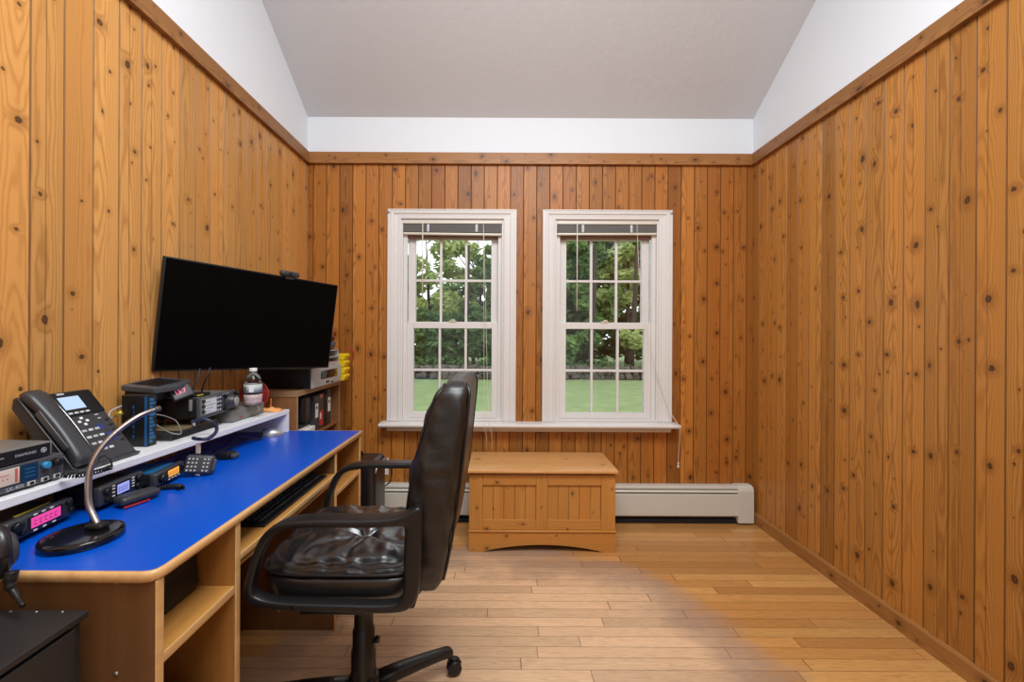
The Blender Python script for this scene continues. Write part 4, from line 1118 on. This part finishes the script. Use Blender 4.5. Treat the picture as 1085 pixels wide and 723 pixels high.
tag(build('camera_bag', MB().rbox((-1.28, 2.24, .756), (-1.06, 2.335, .915), .03, 5), M['leather']), 'rounded black bag at the near end of the bookcase shelf', 'bag')
tag(build('white_carton', MB().rbox((-1.27, 2.135, .7005), (-1.045, 2.335, .738), .002), M['paper']), 'flat white carton lying on the bookcase shelf', 'carton')
r = tag(build('closed_book', MB().rbox((-1.24, 2.145, .7385), (-1.052, 2.285, .7555), .003), M['paper']), 'grey covered book lying on the flat white carton', 'book')
build('cover', MB().box((-1.242, 2.143, .7556), (-1.050, 2.287, .7580)), M['char'], r)
def video(y, w, h, lab, spine, kind):
    r = thing('binder', lab, 'binder', (-1.1, y + w / 2, .7), group='binders standing in the bookcase')
    build('cover', MB().rbox((-1.25, y, .7005), (-1.050, y + w, .7005 + h), .003), spine, r)
    x = -1.0495
    if kind == 'label':
        l = build('spine_label', MB().box((x - .0006, y + w * .15, .7 + h * .38), (x, y + w * .85, .7 + h * .78)), M['paper'], r)
        build('label_square', MB().box((x, y + w * .33, .7 + h * .62), (x + .0005, y + w * .66, .7 + h * .70)), M['black'], l)
    if kind == 'red':
        build('spine_label', MB().box((x - .0006, y + w * .15, .7 + h * .88), (x, y + w * .85, .7 + h * .97)), plain('rose', (.45, .16, .14), .5), r)
        l = build('red_spine', MB().box((x - .0006, y + w * .05, .7 + h * .10), (x, y + w * .95, .7 + h * .52)), M['red'], r)
        build('red_spine_print', MB().box((x, y + w * .2, .7 + h * .28), (x + .0005, y + w * .45, .7 + h * .46)), M['paper'], l)
video(2.340, .052, .200, 'black binder with a tall white label, next to the rounded bag', M['char'], 'label')
video(2.396, .060, .205, 'dark binder with a red lower spine between the labelled ones', M['char'], 'red')
video(2.460, .048, .195, 'plain black binder between the red-spined one and the farthest labelled one', M['black'], 'none')
video(2.512, .050, .215, 'farthest black binder with a narrow white label', M['char'], 'label')
# scanner/receiver on top
r = thing('printer', 'wide black and silver printer on top of the bookcase, behind the monitor', 'printer', (-1.15, 2.37, kz))
build('case', MB().rbox((-1.30, 2.185, kz + .002), (-1.006, 2.585, kz + .108), .006), M['black'], r)
build('front_fascia', MB().rbox((-1.0055, 2.185, kz + .002), (-.995, 2.585, kz + .108), .004), M['lgrey'], r)
build('paper_slot', MB().rbox((-.9955, 2.29, kz + .040), (-.9935, 2.52, kz + .088), .002), M['black_gloss'], r)
build('button', MB().rbox((-.9955, 2.36, kz + .014), (-.9925, 2.40, kz + .026), .002), M['black'], r)
build('button', MB().rbox((-.9955, 2.43, kz + .008), (-.9925, 2.46, kz + .018), .002), M['black'], r)
z0 = kz + .1085
r = thing('desk_organizer', 'grey desktop organizer tray stacked on the printer', 'organizer', (-1.06, 2.48, z0))
mb = MB().box((-1.22, 2.36, z0), (-1.0, 2.58, z0 + .006)); mb.box((-1.22, 2.36, z0 + .045), (-1.005, 2.58, z0 + .050)); mb.box((-1.22, 2.36, z0 + .085), (-1.01, 2.58, z0 + .090))
mb.box((-1.22, 2.36, z0), (-1.01, 2.364, z0 + .09)); mb.box((-1.22, 2.576, z0), (-1.01, 2.58, z0 + .09)); mb.box((-1.224, 2.36, z0), (-1.22, 2.58, z0 + .09))
build('tray_frame', mb, M['lgrey'], r, bevel=.001)
build('lower_tray_paper', MB().box((-1.20, 2.37, z0 + .0065), (-1.005, 2.57, z0 + .020)), M['pinklabel'], r)
z1 = z0 + .0905
r = thing('grey_bowl', 'grey bowl of red and black bits on top of the organizer', 'bowl', (-1.06, 2.50, z1))
build('bowl', MB().lathe((-1.065, 2.50, z1), [(.040, 0), (.058, .012), (.066, .050), (.063, .050), (.054, .014), (.0, .008)], 32), M['slate'], r)
p = spline([(-1.10, 2.48, z1 + .045), (-1.06, 2.46, z1 + .075), (-1.02, 2.50, z1 + .085), (-1.03, 2.54, z1 + .06), (-1.08, 2.53, z1 + .05), (-1.04, 2.47, z1 + .048)], 6)
tag(build('red_test_leads', MB().tube(p, .006, 8), M['red']), 'red leads coiled in the grey bowl', 'cable')
p = spline([(-1.075, 2.47, z1 + .04), (-1.03, 2.47, z1 + .062), (-1.02, 2.53, z1 + .074), (-1.07, 2.55, z1 + .055), (-1.10, 2.50, z1 + .045)], 6)
tag(build('black_test_lead', MB().tube(p, .007, 8), M['black']), 'black lead coiled among the red ones in the grey bowl', 'cable')
r = thing('yellow_bin_stack', 'stack of bright yellow bins at the right end of the bookcase top', 'bins', (-1.02, 2.625, kz))
for k in range(4):
    z = kz + .001 + k * .043 + .0
    mb = MB().prism([(-1.13, z + .0), (-.985, z + .0), (-.968, z + .030), (-.975, z + .041), (-1.13, z + .041)], 1, 2.592, 2.665)
    build('bin', mb, M['yellow'], r, bevel=.004, seg=3)
p = spline([W(366, 372, 2.66), W(371, 370, 2.67), W(375, 376, 2.68), W(374, 383, 2.69), W(370, 380, 2.69), W(367, 377, 2.68)], 6)
tag(build('red_lanyard', MB().tube(p, .004, 6), M['maroon']), 'dark red cord hanging beside the yellow bins', 'cord')
# black padded case on the floor behind the desk
r = thing('padded_case', 'black leather padded case standing on the floor beyond the desk end', 'case', (-.78, 2.36, 0))
build('body', MB().rbox((-.90, 2.22, .002), (-.675, 2.46, .555), .035, 6), M['leather'], r)
mb = MB().tube(spline([(-.674, 2.24, .50), (-.668, 2.26, .53), (-.668, 2.42, .53), (-.674, 2.44, .50)], 5), .005, 8)
build('silver_piping', mb, M['silver'], r)
mb = MB().tube(spline([(-.80, 2.30, .553), (-.80, 2.32, .578), (-.80, 2.38, .578), (-.80, 2.40, .553)], 5), .007, 8); build('handle', mb, M['black'], r)

# ------------------------------------------------------------------ office chair
HX, HY = -.4385, 1.34
chair = r = thing('office_chair', 'black leather high-back office chair with loop arms, pulled up to the blue desk', 'chair', (HX, HY, 0))
# seat cushion: shaped pad with tufted creases
sx0, sx1, sy0, sy1 = -.676, -.215, 1.127, 1.555
def cushion(n=90):
    vs = []; cxm, cym = (sx0 + sx1) / 2, (sy0 + sy1) / 2; hx, hy = (sx1 - sx0) / 2, (sy1 - sy0) / 2
    tuft = Vector((.10, -.18))
    for i in range(n + 1):
        for j in range(n + 1):
            u, v = i / n * 2 - 1, j / n * 2 - 1
            # square -> rounded square
            k = 5.; m = max(abs(u), abs(v)); l = (abs(u) ** k + abs(v) ** k) ** (1 / k) if m > 0 else 1
            sc = m / l if l > 0 else 1; U, V = u * sc, v * sc
            edge = m
            z = .604 + .030 * (1 - edge ** 3.5) - (.020 if edge > .999 else 0)
            # welt gutter
            z -= .008 * math.exp(-((edge - .86) / .035) ** 2)
            d = Vector((U, V)) - tuft; rr = d.length; a = math.atan2(d.y, d.x)
            z -= .020 * math.exp(-(rr / .10) ** 2)
            for ang, ln, dp in ((.9, .75, .016), (2.0, .6, .012), (-.5, .6, .014), (-1.6, .5, .012), (3.0, .8, .012), (-2.4, .55, .011)):
                da = (a - ang + PI) % (2 * PI) - PI + .12 * math.sin(rr * 7 + ang)
                if abs(da) < 1.5: z -= dp * math.exp(-(da * rr / .035) ** 2) * math.exp(-(rr / ln) ** 2) * min(1, rr / .08)
            z += .009 * noise.noise(Vector((U * 3.2, V * 3.2, 1))) + .005 * noise.noise(Vector((U * 7, V * 5, 5)))
            z -= .006 * U    # front edge slightly up
            vs.append((cxm + U * hx, cym + V * hy, z))
    top = [[i * (n + 1) + j, (i + 1) * (n + 1) + j, (i + 1) * (n + 1) + j + 1, i * (n + 1) + j + 1] for i in range(n) for j in range(n)]
    return vs, top, n
vs, fs, n = cushion()
# side skirt
ring = [i * (n + 1) for i in range(n)] + [n * (n + 1) + j for j in range(n)] + [i * (n + 1) + n for i in range(n, 0, -1)] + [j for j in range(n, 0, -1)]
cxm, cym = (sx0 + sx1) / 2, (sy0 + sy1) / 2
layers = [ring]
for dz, gr in ((-.010, 1.006), (-.030, 1.014), (-.062, 1.010), (-.086, .985), (-.100, .93)):
    idx = []
    for q in ring:
        p = Vector(vs[q]); idx.append(len(vs)); vs.append((cxm + (p.x - cxm) * gr, cym + (p.y - cym) * gr, .600 + dz + .004 * noise.noise(Vector((p.x * 9, p.y * 9, dz * 20)))))
    layers.append(idx)
for A, B in zip(layers, layers[1:]):
    m = len(A); fs += [[A[k], A[(k + 1) % m], B[(k + 1) % m], B[k]] for k in range(m)]
fs.append(layers[-1])
mb = MB().add(vs, fs, True); seat = build('seat', mb, M['seat_leather'], r)
pp = [Vector(vs[q]) for q in ring]; step = [pp[k] + Vector((0, 0, .000)) for k in range(0, len(pp), 2)]
mb = MB().tube([Vector((cxm + (p.x - cxm) * 1.012, cym + (p.y - cym) * 1.012, .594)) for p in step] + [Vector((cxm + (step[0].x - cxm) * 1.012, cym + (step[0].y - cym) * 1.012, .594))], .0045, 8, caps=False)
build('piping', mb, M['leather'], seat)
build('seat_pan', MB().rbox((-.62, 1.15, .486), (-.235, 1.53, .5), .006), M['black_sat'], r)
# backrest, lofted: (z, x of front, x of rear, half width, )
secs = [(.508, -.222, -.196, .10), (.515, -.236, -.182, .15), (.535, -.250, -.164, .185), (.56, -.258, -.150, .198), (.60, -.264, -.139, .206), (.68, -.270, -.122, .215), (.78, -.266, -.106, .222), (.88, -.250, -.094, .226), (.97, -.226, -.086, .226), (1.04, -.204, -.080, .222), (1.085, -.185, -.078, .212), (1.108, -.168, -.085, .196), (1.120, -.150, -.098, .165)]
def interp(z):
    for a, b in zip(secs, secs[1:]):
        if a[0] <= z <= b[0]:
            t = (z - a[0]) / (b[0] - a[0]); return [a[i] + (b[i] - a[i]) * t for i in range(4)]
    return list(secs[-1])
zs = [secs[0][0]] + [.511, .515, .52, .527, .535, .54] + [.545 + k * .0115 for k in range(1, 47)] + [1.085, 1.093, 1.100, 1.108, 1.114, 1.120]
zs = sorted(set(round(z, 5) for z in zs))
m = 72; vs = []; CYm = HY
for z in zs:
    _, xf_, xb_, hw = interp(z); xm, ht = (xf_ + xb_) / 2, (xb_ - xf_) / 2
    for k in range(m):
        a = 2 * PI * k / m; ca, sa = math.cos(a), math.sin(a); e = .42
        x = xm + math.copysign(abs(ca) ** e, ca) * ht; y = CYm + math.copysign(abs(sa) ** e, sa) * hw
        front = max(0, -ca); side = abs(sa)
        # soft quilting on the front, pulls on the sides
        x += front * .010 * math.sin((z - .6) * 42) * (1 - side ** 3)
        x += -.006 * noise.noise(Vector((z * 14, y * 9, 2))) * (.5 + front)
        dg = z * 1.0 + (x - xm) * 1.5
        y += math.copysign(1, sa) * side * (.008 * noise.noise(Vector((dg * 16, x * 7, 7 + sa))) + .0045 * noise.noise(Vector((dg * 48, x * 12, 3 + sa))))
        # rear: shallow concave across its width
        if ca > .3: x -= .010 * (1 - ((y - CYm) / hw) ** 2) * ca
        vs.append((x, y, z))
L = len(zs)
fs = [[i * m + k, i * m + (k + 1) % m, (i + 1) * m + (k + 1) % m, (i + 1) * m + k] for i in range(L - 1) for k in range(m)] + [list(range(m)), list(range((L - 1) * m, L * m))]
back = build('backrest', MB().add(vs, fs, True), M['leather_back'], r)
for sgn in (-1, 1):   # welts down the front and rear corners, meeting over the top
    for which in (0, 1):
        pts = []
        for z in [.56 + k * .03 for k in range(18)] + [1.085, 1.10, 1.112]:
            _, xf_, xb_, hw = interp(z); xm, ht = (xf_ + xb_) / 2, (xb_ - xf_) / 2
            pts.append((xm + (-1 if which == 0 else 1) * ht * .872, CYm + sgn * hw * .878, z))
        build('piping', MB().tube(spline(pts, 2), .0038, 6), M['leather'], back)
# head roll: padded top of the front
# loop arms
AY = (1.10, 1.58)
PAIRS = [((-.208, .795), (-.250, .742)), ((-.255, .776), (-.285, .747)), ((-.335, .767), (-.335, .746)), ((-.466, .766), (-.466, .745)),
         ((-.545, .761), (-.540, .742)), ((-.595, .745), (-.584, .728)), ((-.627, .718), (-.608, .706)), ((-.649, .672), (-.628, .668)),
         ((-.664, .622), (-.643, .622)), ((-.672, .572), (-.650, .577)), ((-.654, .537), (-.633, .556)), ((-.57, .524), (-.57, .544)),
         ((-.44, .519), (-.44, .540)), ((-.295, .517), (-.30, .539)), ((-.236, .529), (-.262, .552)), ((-.212, .571), (-.252, .590)),
         ((-.207, .640), (-.253, .645)), ((-.205, .720), (-.251, .705))]
PO = spline([Vector((a[0], 0, a[1])) for a, b in PAIRS], 5, closed=True); PI_ = spline([Vector((b[0], 0, b[1])) for a, b in PAIRS], 5, closed=True)
def arm(yc, out):
    n = len(PO); m = 20; vs = []
    for i in range(n):
        c_, hv = (PO[i] + PI_[i]) / 2, (PO[i] - PI_[i]) / 2
        t = i / 5; pad = math.exp(-((t - 2.6) / 2.2) ** 4)
        wy = .0185 + .0095 * pad
        for k in range(m):
            a = 2 * PI * k / m; ca, sa = math.cos(a), math.sin(a)
            vs.append(c_ + Vector((0, yc + math.copysign(abs(ca) ** .42, ca) * wy, 0)) + hv * math.copysign(abs(sa) ** .42, sa))
    fs = [[i * m + k, i * m + (k + 1) % m, ((i + 1) % n) * m + (k + 1) % m, ((i + 1) % n) * m + k] for i in range(n) for k in range(m)]
    o = build('armrest', MB().add(vs, fs, True), M['black_sat'], r)
    f = yc + out * .0185
    for x, z in ((-.545, .533), (-.385, .530), (-.230, .64), (-.229, .70)):
        build('bolt', MB().lathe((x, f, z), [(.0060, -.001), (.0060, .0008 * out), (.0035, .0016 * out)], 14, 'y'), M['black_gloss'], o)
arm(AY[0], -1); arm(AY[1], 1)
# mechanism and column
mb = MB().rbox((-.60, 1.245, .462), (-.235, 1.435, .499), .012); mb.rbox((-.54, 1.115, .492), (-.36, 1.565, .498), .002)
build('tilt_mechanism', mb, M['black_sat'], r)
mb = MB(); L_ = [(-.27, .485), (-.19, .49), (-.165, .55), (-.160, .70)]
for q in (-.02, ): mb.tube(spline([(-.26, HY, .478), (-.21, HY, .482), (-.185, HY, .51), (-.18, HY, .56), (-.18, HY, .62)], 6), .014, 12)
build('back_bracket', mb, M['black_sat'], r)
c = (HX, HY, 0)
build('column', MB().lathe(c, [(.026, .46), (.027, .405), (.030, .36), (.030, .300), (.0345, .296), (.035, .235), (.0385, .230), (.039, .12), (.042, .08)], 32), M['black_sat'], r)
build('tension_knob', MB().lathe((HX + .036, HY, .262), [(.006, 0), (.011, .002), (.011, .014), (.008, .016)], 16, 'x'), M['black_sat'], r)
hub = build('base_hub', MB().lathe(c, [(.040, .065), (.050, .075), (.052, .125), (.047, .145), (.040, .150)], 32), M['black_sat'], r)
R0 = math.radians(35)
def star_leg(ang):
    d = Vector((math.cos(ang), math.sin(ang), 0)); s_ = Vector((-d.y, d.x, 0)); base = Vector(c)
    vs = []; m = 12; prof = [(.035, .030, .024, .108), (.12, .028, .021, .106), (.20, .025, .018, .100), (.27, .022, .016, .092), (.310, .021, .016, .086), (.322, .016, .011, .084)]
    for q, wd, th, z in prof:
        for k in range(m):
            a = 2 * PI * k / m; ca, sa = math.cos(a), math.sin(a)
            vs.append(base + d * q + s_ * math.copysign(abs(ca) ** .7, ca) * wd + Vector((0, 0, z + math.copysign(abs(sa) ** .7, sa) * th)))
    fs = [[i * m + k, i * m + (k + 1) % m, (i + 1) * m + (k + 1) % m, (i + 1) * m + k] for i in range(len(prof) - 1) for k in range(m)] + [list(range(m)), list(range((len(prof) - 1) * m, len(prof) * m))]
    leg = build('leg', MB().add(vs, fs, True), M['black_sat'], r)
    e = base + d * .318
    ca = build('caster', MB().tube([e + Vector((0, 0, .075)), e + Vector((0, 0, .045))], .009, 10), M['black_sat'], leg)
    wa = Vector((math.cos(ang + 1.2), math.sin(ang + 1.2), 0)); cc = e + Vector((wa.y, -wa.x, 0)) * .014 + Vector((0, 0, .0262))
    mb = MB()
    for q in (-1, 1):
        Mw = Fm(cc + wa * q * .012, (0, 0, 1), Vector((0, 0, 1)).cross(wa) * -1)
        b = MB(Mw); b.lathe((0, 0, 0), [(.006, -.009), (.022, -.009), (.026, -.006), (.026, .006), (.022, .009), (.006, .009)], 24)
        mb.v += b.v[:]; k0 = len(mb.v) - len(b.v); mb.f += [[i + k0 for i in f] for f in b.f]; mb.sm += b.sm
    hood = Fm(cc, (0, 0, 1), Vector((0, 0, 1)).cross(wa) * -1); b = MB(hood)
    b.tube([(math.cos(a) * .026, math.sin(a) * .026, 0) for a in [-.2 - k * .24 for k in range(-6, 7)]], .004, 6); k0 = len(mb.v); mb.v += b.v; mb.f += [[i + k0 for i in f] for f in b.f]; mb.sm += b.sm
    me = ca.data
    build_join(ca, mb)
def build_join(o, mb):
    "append more shape to an existing part"
    inv = ROOT[o.name].inverted(); bm = bmesh.new(); bm.from_mesh(o.data)
    vv = [bm.verts.new(inv @ p) for p in mb.v]
    for f, s_ in zip(mb.f, mb.sm):
        try: g = bm.faces.new([vv[i] for i in f]); g.smooth = s_
        except ValueError: pass
    bmesh.ops.recalc_face_normals(bm, faces=bm.faces); bm.to_mesh(o.data); bm.free()
for k in range(5): star_leg(R0 + k * 2 * PI / 5)

# ------------------------------------------------------------------ outdoors
GZ = -.60
def lawn():
    n = 60; mb = MB(); vs = []
    for i in range(n + 1):
        for j in range(n + 1):
            x = -40 + 80 * i / n; y = 3.2 + 56 * j / n
            vs.append((x, y, GZ + .05 * noise.noise(Vector((x * .2, y * .2, 0)))))
    mb.add(vs, [[i * (n + 1) + j, (i + 1) * (n + 1) + j, (i + 1) * (n + 1) + j + 1, i * (n + 1) + j + 1] for i in range(n) for j in range(n)], True)
    o = build('ground', mb, M['grass']); o['kind'] = 'structure'
lawn()
random.seed(11)
mb = MB(); x = -16
while x < 18:
    for row in range(3):
        w = random.uniform(.18, .42); q = Vector((x + random.uniform(-.1, .1), 17.6 + random.uniform(-.12, .12), GZ + .12 + row * .17 + random.uniform(-.03, .03)))
        rot = Matrix.Rotation(random.uniform(-.3, .3), 3, 'Y') @ Matrix.Rotation(random.uniform(-.5, .5), 3, 'Z')
        mb.rbox(q - Vector((w / 2, .2, .11)), q + Vector((w / 2, .2, .11)), .05, 2, rot=rot)
    x += .29
tag(build('stone_wall', mb, M['stone']), 'low dry stone wall between the lawn and the trees outside', 'wall')
def leaf_blob(mb, c, rad, n, sz):
    for _ in range(n):
        while True:
            p = Vector((random.uniform(-1, 1), random.uniform(-1, 1), random.uniform(-1, 1)))
            if .25 < p.length < 1: break
        p = Vector((c[0] + p.x * rad[0], c[1] + p.y * rad[1], c[2] + p.z * rad[2]))
        a = Vector((random.gauss(0, 1), random.gauss(0, 1), random.gauss(0, .6))).normalized(); b = a.orthogonal().normalized()
        s = sz * random.uniform(.6, 1.3)
        mb.add([p - a * s, p + b * s * .55, p + a * s, p - b * s * .55], [(0, 1, 2, 3)])
def tree(x, y, h, spread, low, kind, dens, label, group='trees beyond the lawn', sz=.16, tr=.14, cat='tree', name='tree'):
    r = thing(name, label, cat, (x, y, GZ), group=group)
    lean = random.uniform(-.3, .3)
    mb = MB().tube([(x, y, GZ - .05), (x + lean * .3, y, GZ + h * .3), (x + lean * .7, y + .1, GZ + h * .6), (x + lean, y, GZ + h * .85)], [tr, tr * .8, tr * .5, tr * .15], 8)
    mbl = MB()
    for k in range(dens):
        t = random.random(); z = GZ + low + (h - low) * t; rr = spread * (1 - .55 * t) * random.random() ** .5; a = random.uniform(0, 2 * PI)
        c = (x + rr * math.cos(a), y + rr * math.sin(a) * .8, z)
        if k % 3 == 0: mb.tube([(x + lean * t, y, z - .5), ((x + c[0]) / 2, (y + c[1]) / 2, z - .1), c], [tr * .25, tr * .15, .01], 5)
        q = random.uniform(.45, .85) * spread * .40
        leaf_blob(mbl, c, (q, q, q * .7), 105, sz * 1.15)
    build('trunk', mb, M['bark'], r); build('foliage', mbl, M[kind], r)
L1 = 'pale green leafy tree beyond the stone wall, seen through the left window'
tree(-3.6, 21.5, 8.0, 1.9, 1.9, 'leaf_pale', 26, 'pale yellow-green tree at the left edge of the left window view', sz=.15)
tree(-1.9, 23.0, 7.2, 1.6, 1.7, 'leaf_pale', 22, 'slender pale tree in the middle of the left window view', sz=.15)
tree(-.5, 22.0, 6.6, 1.5, 1.0, 'leaf_mid', 30, 'fresh green tree at the right side of the left window view', sz=.14)
tree(-2.8, 26.0, 5.0, 2.6, .8, 'leaf_mid', 34, 'bushy green tree standing behind the pale trees on the left')
tree(-5.4, 20.5, 7.0, 1.9, 1.0, 'leaf_mid', 30, 'green tree left of the pale ones, near the window edge')
tree(-1.2, 19.2, 3.1, 1.5, .7, 'leaf_dark', 26, 'low dark shrubby tree right behind the stone wall, left window', tr=.1)
tree(-3.4, 19.3, 2.9, 1.6, .7, 'leaf_dark', 26, 'low dark shrubby tree behind the stone wall at far left', tr=.1)
tree(.8, 21.0, 7.5, 1.9, .9, 'leaf_dark', 34, 'dark tree hidden between the two windows')
tree(3.1, 20.0, 8.0, 1.8, .9, 'leaf_mid', 44, 'full green tree at the left of the right window view')
tree(4.6, 20.8, 8.6, 2.0, 1.3, 'leaf_mid', 50, 'tall green tree in the centre of the right window view')
tree(6.2, 20.2, 8.4, 1.9, 1.2, 'leaf_pale', 44, 'lighter green tree at the right of the right window view')
tree(5.3, 23.8, 8.8, 2.6, .8, 'leaf_dark', 60, 'dense dark tree behind the right window trees')
tree(3.4, 23.6, 8.8, 2.4, .8, 'leaf_dark', 56, 'dense dark tree deep behind the green tree on the right')
tree(8.0, 21.5, 8.6, 2.3, .9, 'leaf_dark', 50, 'dark tree past the right edge of the right window view')
tree(10.5, 22.0, 7.0, 2.3, .9, 'leaf_mid', 30, 'outermost green tree on the right, beyond the stone wall')
tree(-7.6, 21.5, 7.0, 2.3, .9, 'leaf_mid', 30, 'outermost green tree on the left, beyond the stone wall')
for x, y, lab in ((4.1, 18.9, 'dark bare trunk just behind the stone wall, right window'), (6.05, 19.1, 'bare leaning trunk at the right of the right window view'), (-1.75, 19.4, 'dark bare trunk behind the wall in the left window')):
    tag(build('tree', MB().tube([(x, y, GZ), (x + .05, y, 1.2), (x + .2, y, 3.2), (x + .25, y, 5.5)], [.16, .13, .11, .06], 10), M['bark']), lab, 'tree', 'bare trunks behind the stone wall')
# background wood as undergrowth nobody could count
mb = MB()
for k in range(100): leaf_blob(mb, (random.uniform(-16, 18), random.uniform(27, 31), GZ + random.uniform(.2, 3.8)), (1.2, .8, .8), 90, .28)
for k in range(90): leaf_blob(mb, (random.uniform(2.2, 14), random.uniform(27, 30), GZ + random.uniform(3.2, 11.)), (1.3, .8, 1.0), 90, .30)
for k in range(70): leaf_blob(mb, (random.uniform(-12, 14), random.uniform(18.3, 18.9), GZ + random.uniform(.15, .75)), (.5, .4, .32), 60, .09)
o = tag(build('undergrowth', mb, M['leaf_dark']), 'dark green undergrowth and woodland behind the stone wall', 'bushes'); o['kind'] = 'stuff'
mb = MB(); random.seed(5)
for k in range(9):
    p = [Vector((-1.15 + random.uniform(-.5, .8), 24.5, 2.5))]; d = Vector((random.uniform(-.5, .6), 0, 1)).normalized()
    for i in range(8): d = (d + Vector((random.uniform(-.3, .3), 0, .1))).normalized(); p.append(p[-1] + d * .62)
    mb.tube(p, [.09 - .01 * i for i in range(9)], 6)
tag(build('bare_tree', mb, M['bark']), 'sparse tree with thin dark branches against the sky, left window', 'tree')

# ------------------------------------------------------------------ world, lights, camera
w = bpy.data.worlds.new('World'); SC.world = w; w.use_nodes = True
bg = w.node_tree.nodes['Background']; bg.inputs[0].default_value = (.93, .96, 1.0, 1); bg.inputs[1].default_value = 1.75
def area(name, loc, rot, sx_, sy_, power, col=(1, 1, 1)):
    l = bpy.data.lights.new(name, 'AREA'); l.shape = 'RECTANGLE'; l.size = sx_; l.size_y = sy_; l.energy = power; l.color = col
    o = bpy.data.objects.new(name, l); COL.objects.link(o); o.location = loc; o.rotation_euler = rot; return o
area('overhead_fill', (.2, .45, 3.25), (math.radians(14), 0, 0), 1.5, .9, 84, (.94, .98, 1.))  # added fill light above the view, stands for no visible fixture
l = bpy.data.lights.new('rear_fill', 'POINT'); l.energy = 22; l.shadow_soft_size = .2; l.color = (.97, .98, 1)  # second added fill, unseen behind the camera
o = bpy.data.objects.new('rear_fill', l); COL.objects.link(o); o.location = (.2, -.5, 2.6)

cam = bpy.data.cameras.new('Camera'); co = bpy.data.objects.new('Camera', cam); COL.objects.link(co)
cam.sensor_fit = 'HORIZONTAL'; cam.sensor_width = 36; cam.lens = 36 * F / 1085
cam.shift_x = (542.5 - CX) / 1085; cam.shift_y = (CY - 361.5) / 1085
cam.clip_start = .02; cam.clip_end = 200
co.location = (0, 0, CZ)
co.rotation_euler = (Matrix.Rotation(PI / 2, 3, 'X') @ Matrix.Rotation(math.radians(.28), 3, 'Z')).to_euler()
SC.camera = co
SC.view_settings.view_transform = 'Standard'; SC.view_settings.look = 'None'
SC.view_settings.exposure = 0; SC.view_settings.gamma = 1; SC.view_settings.use_curve_mapping = False
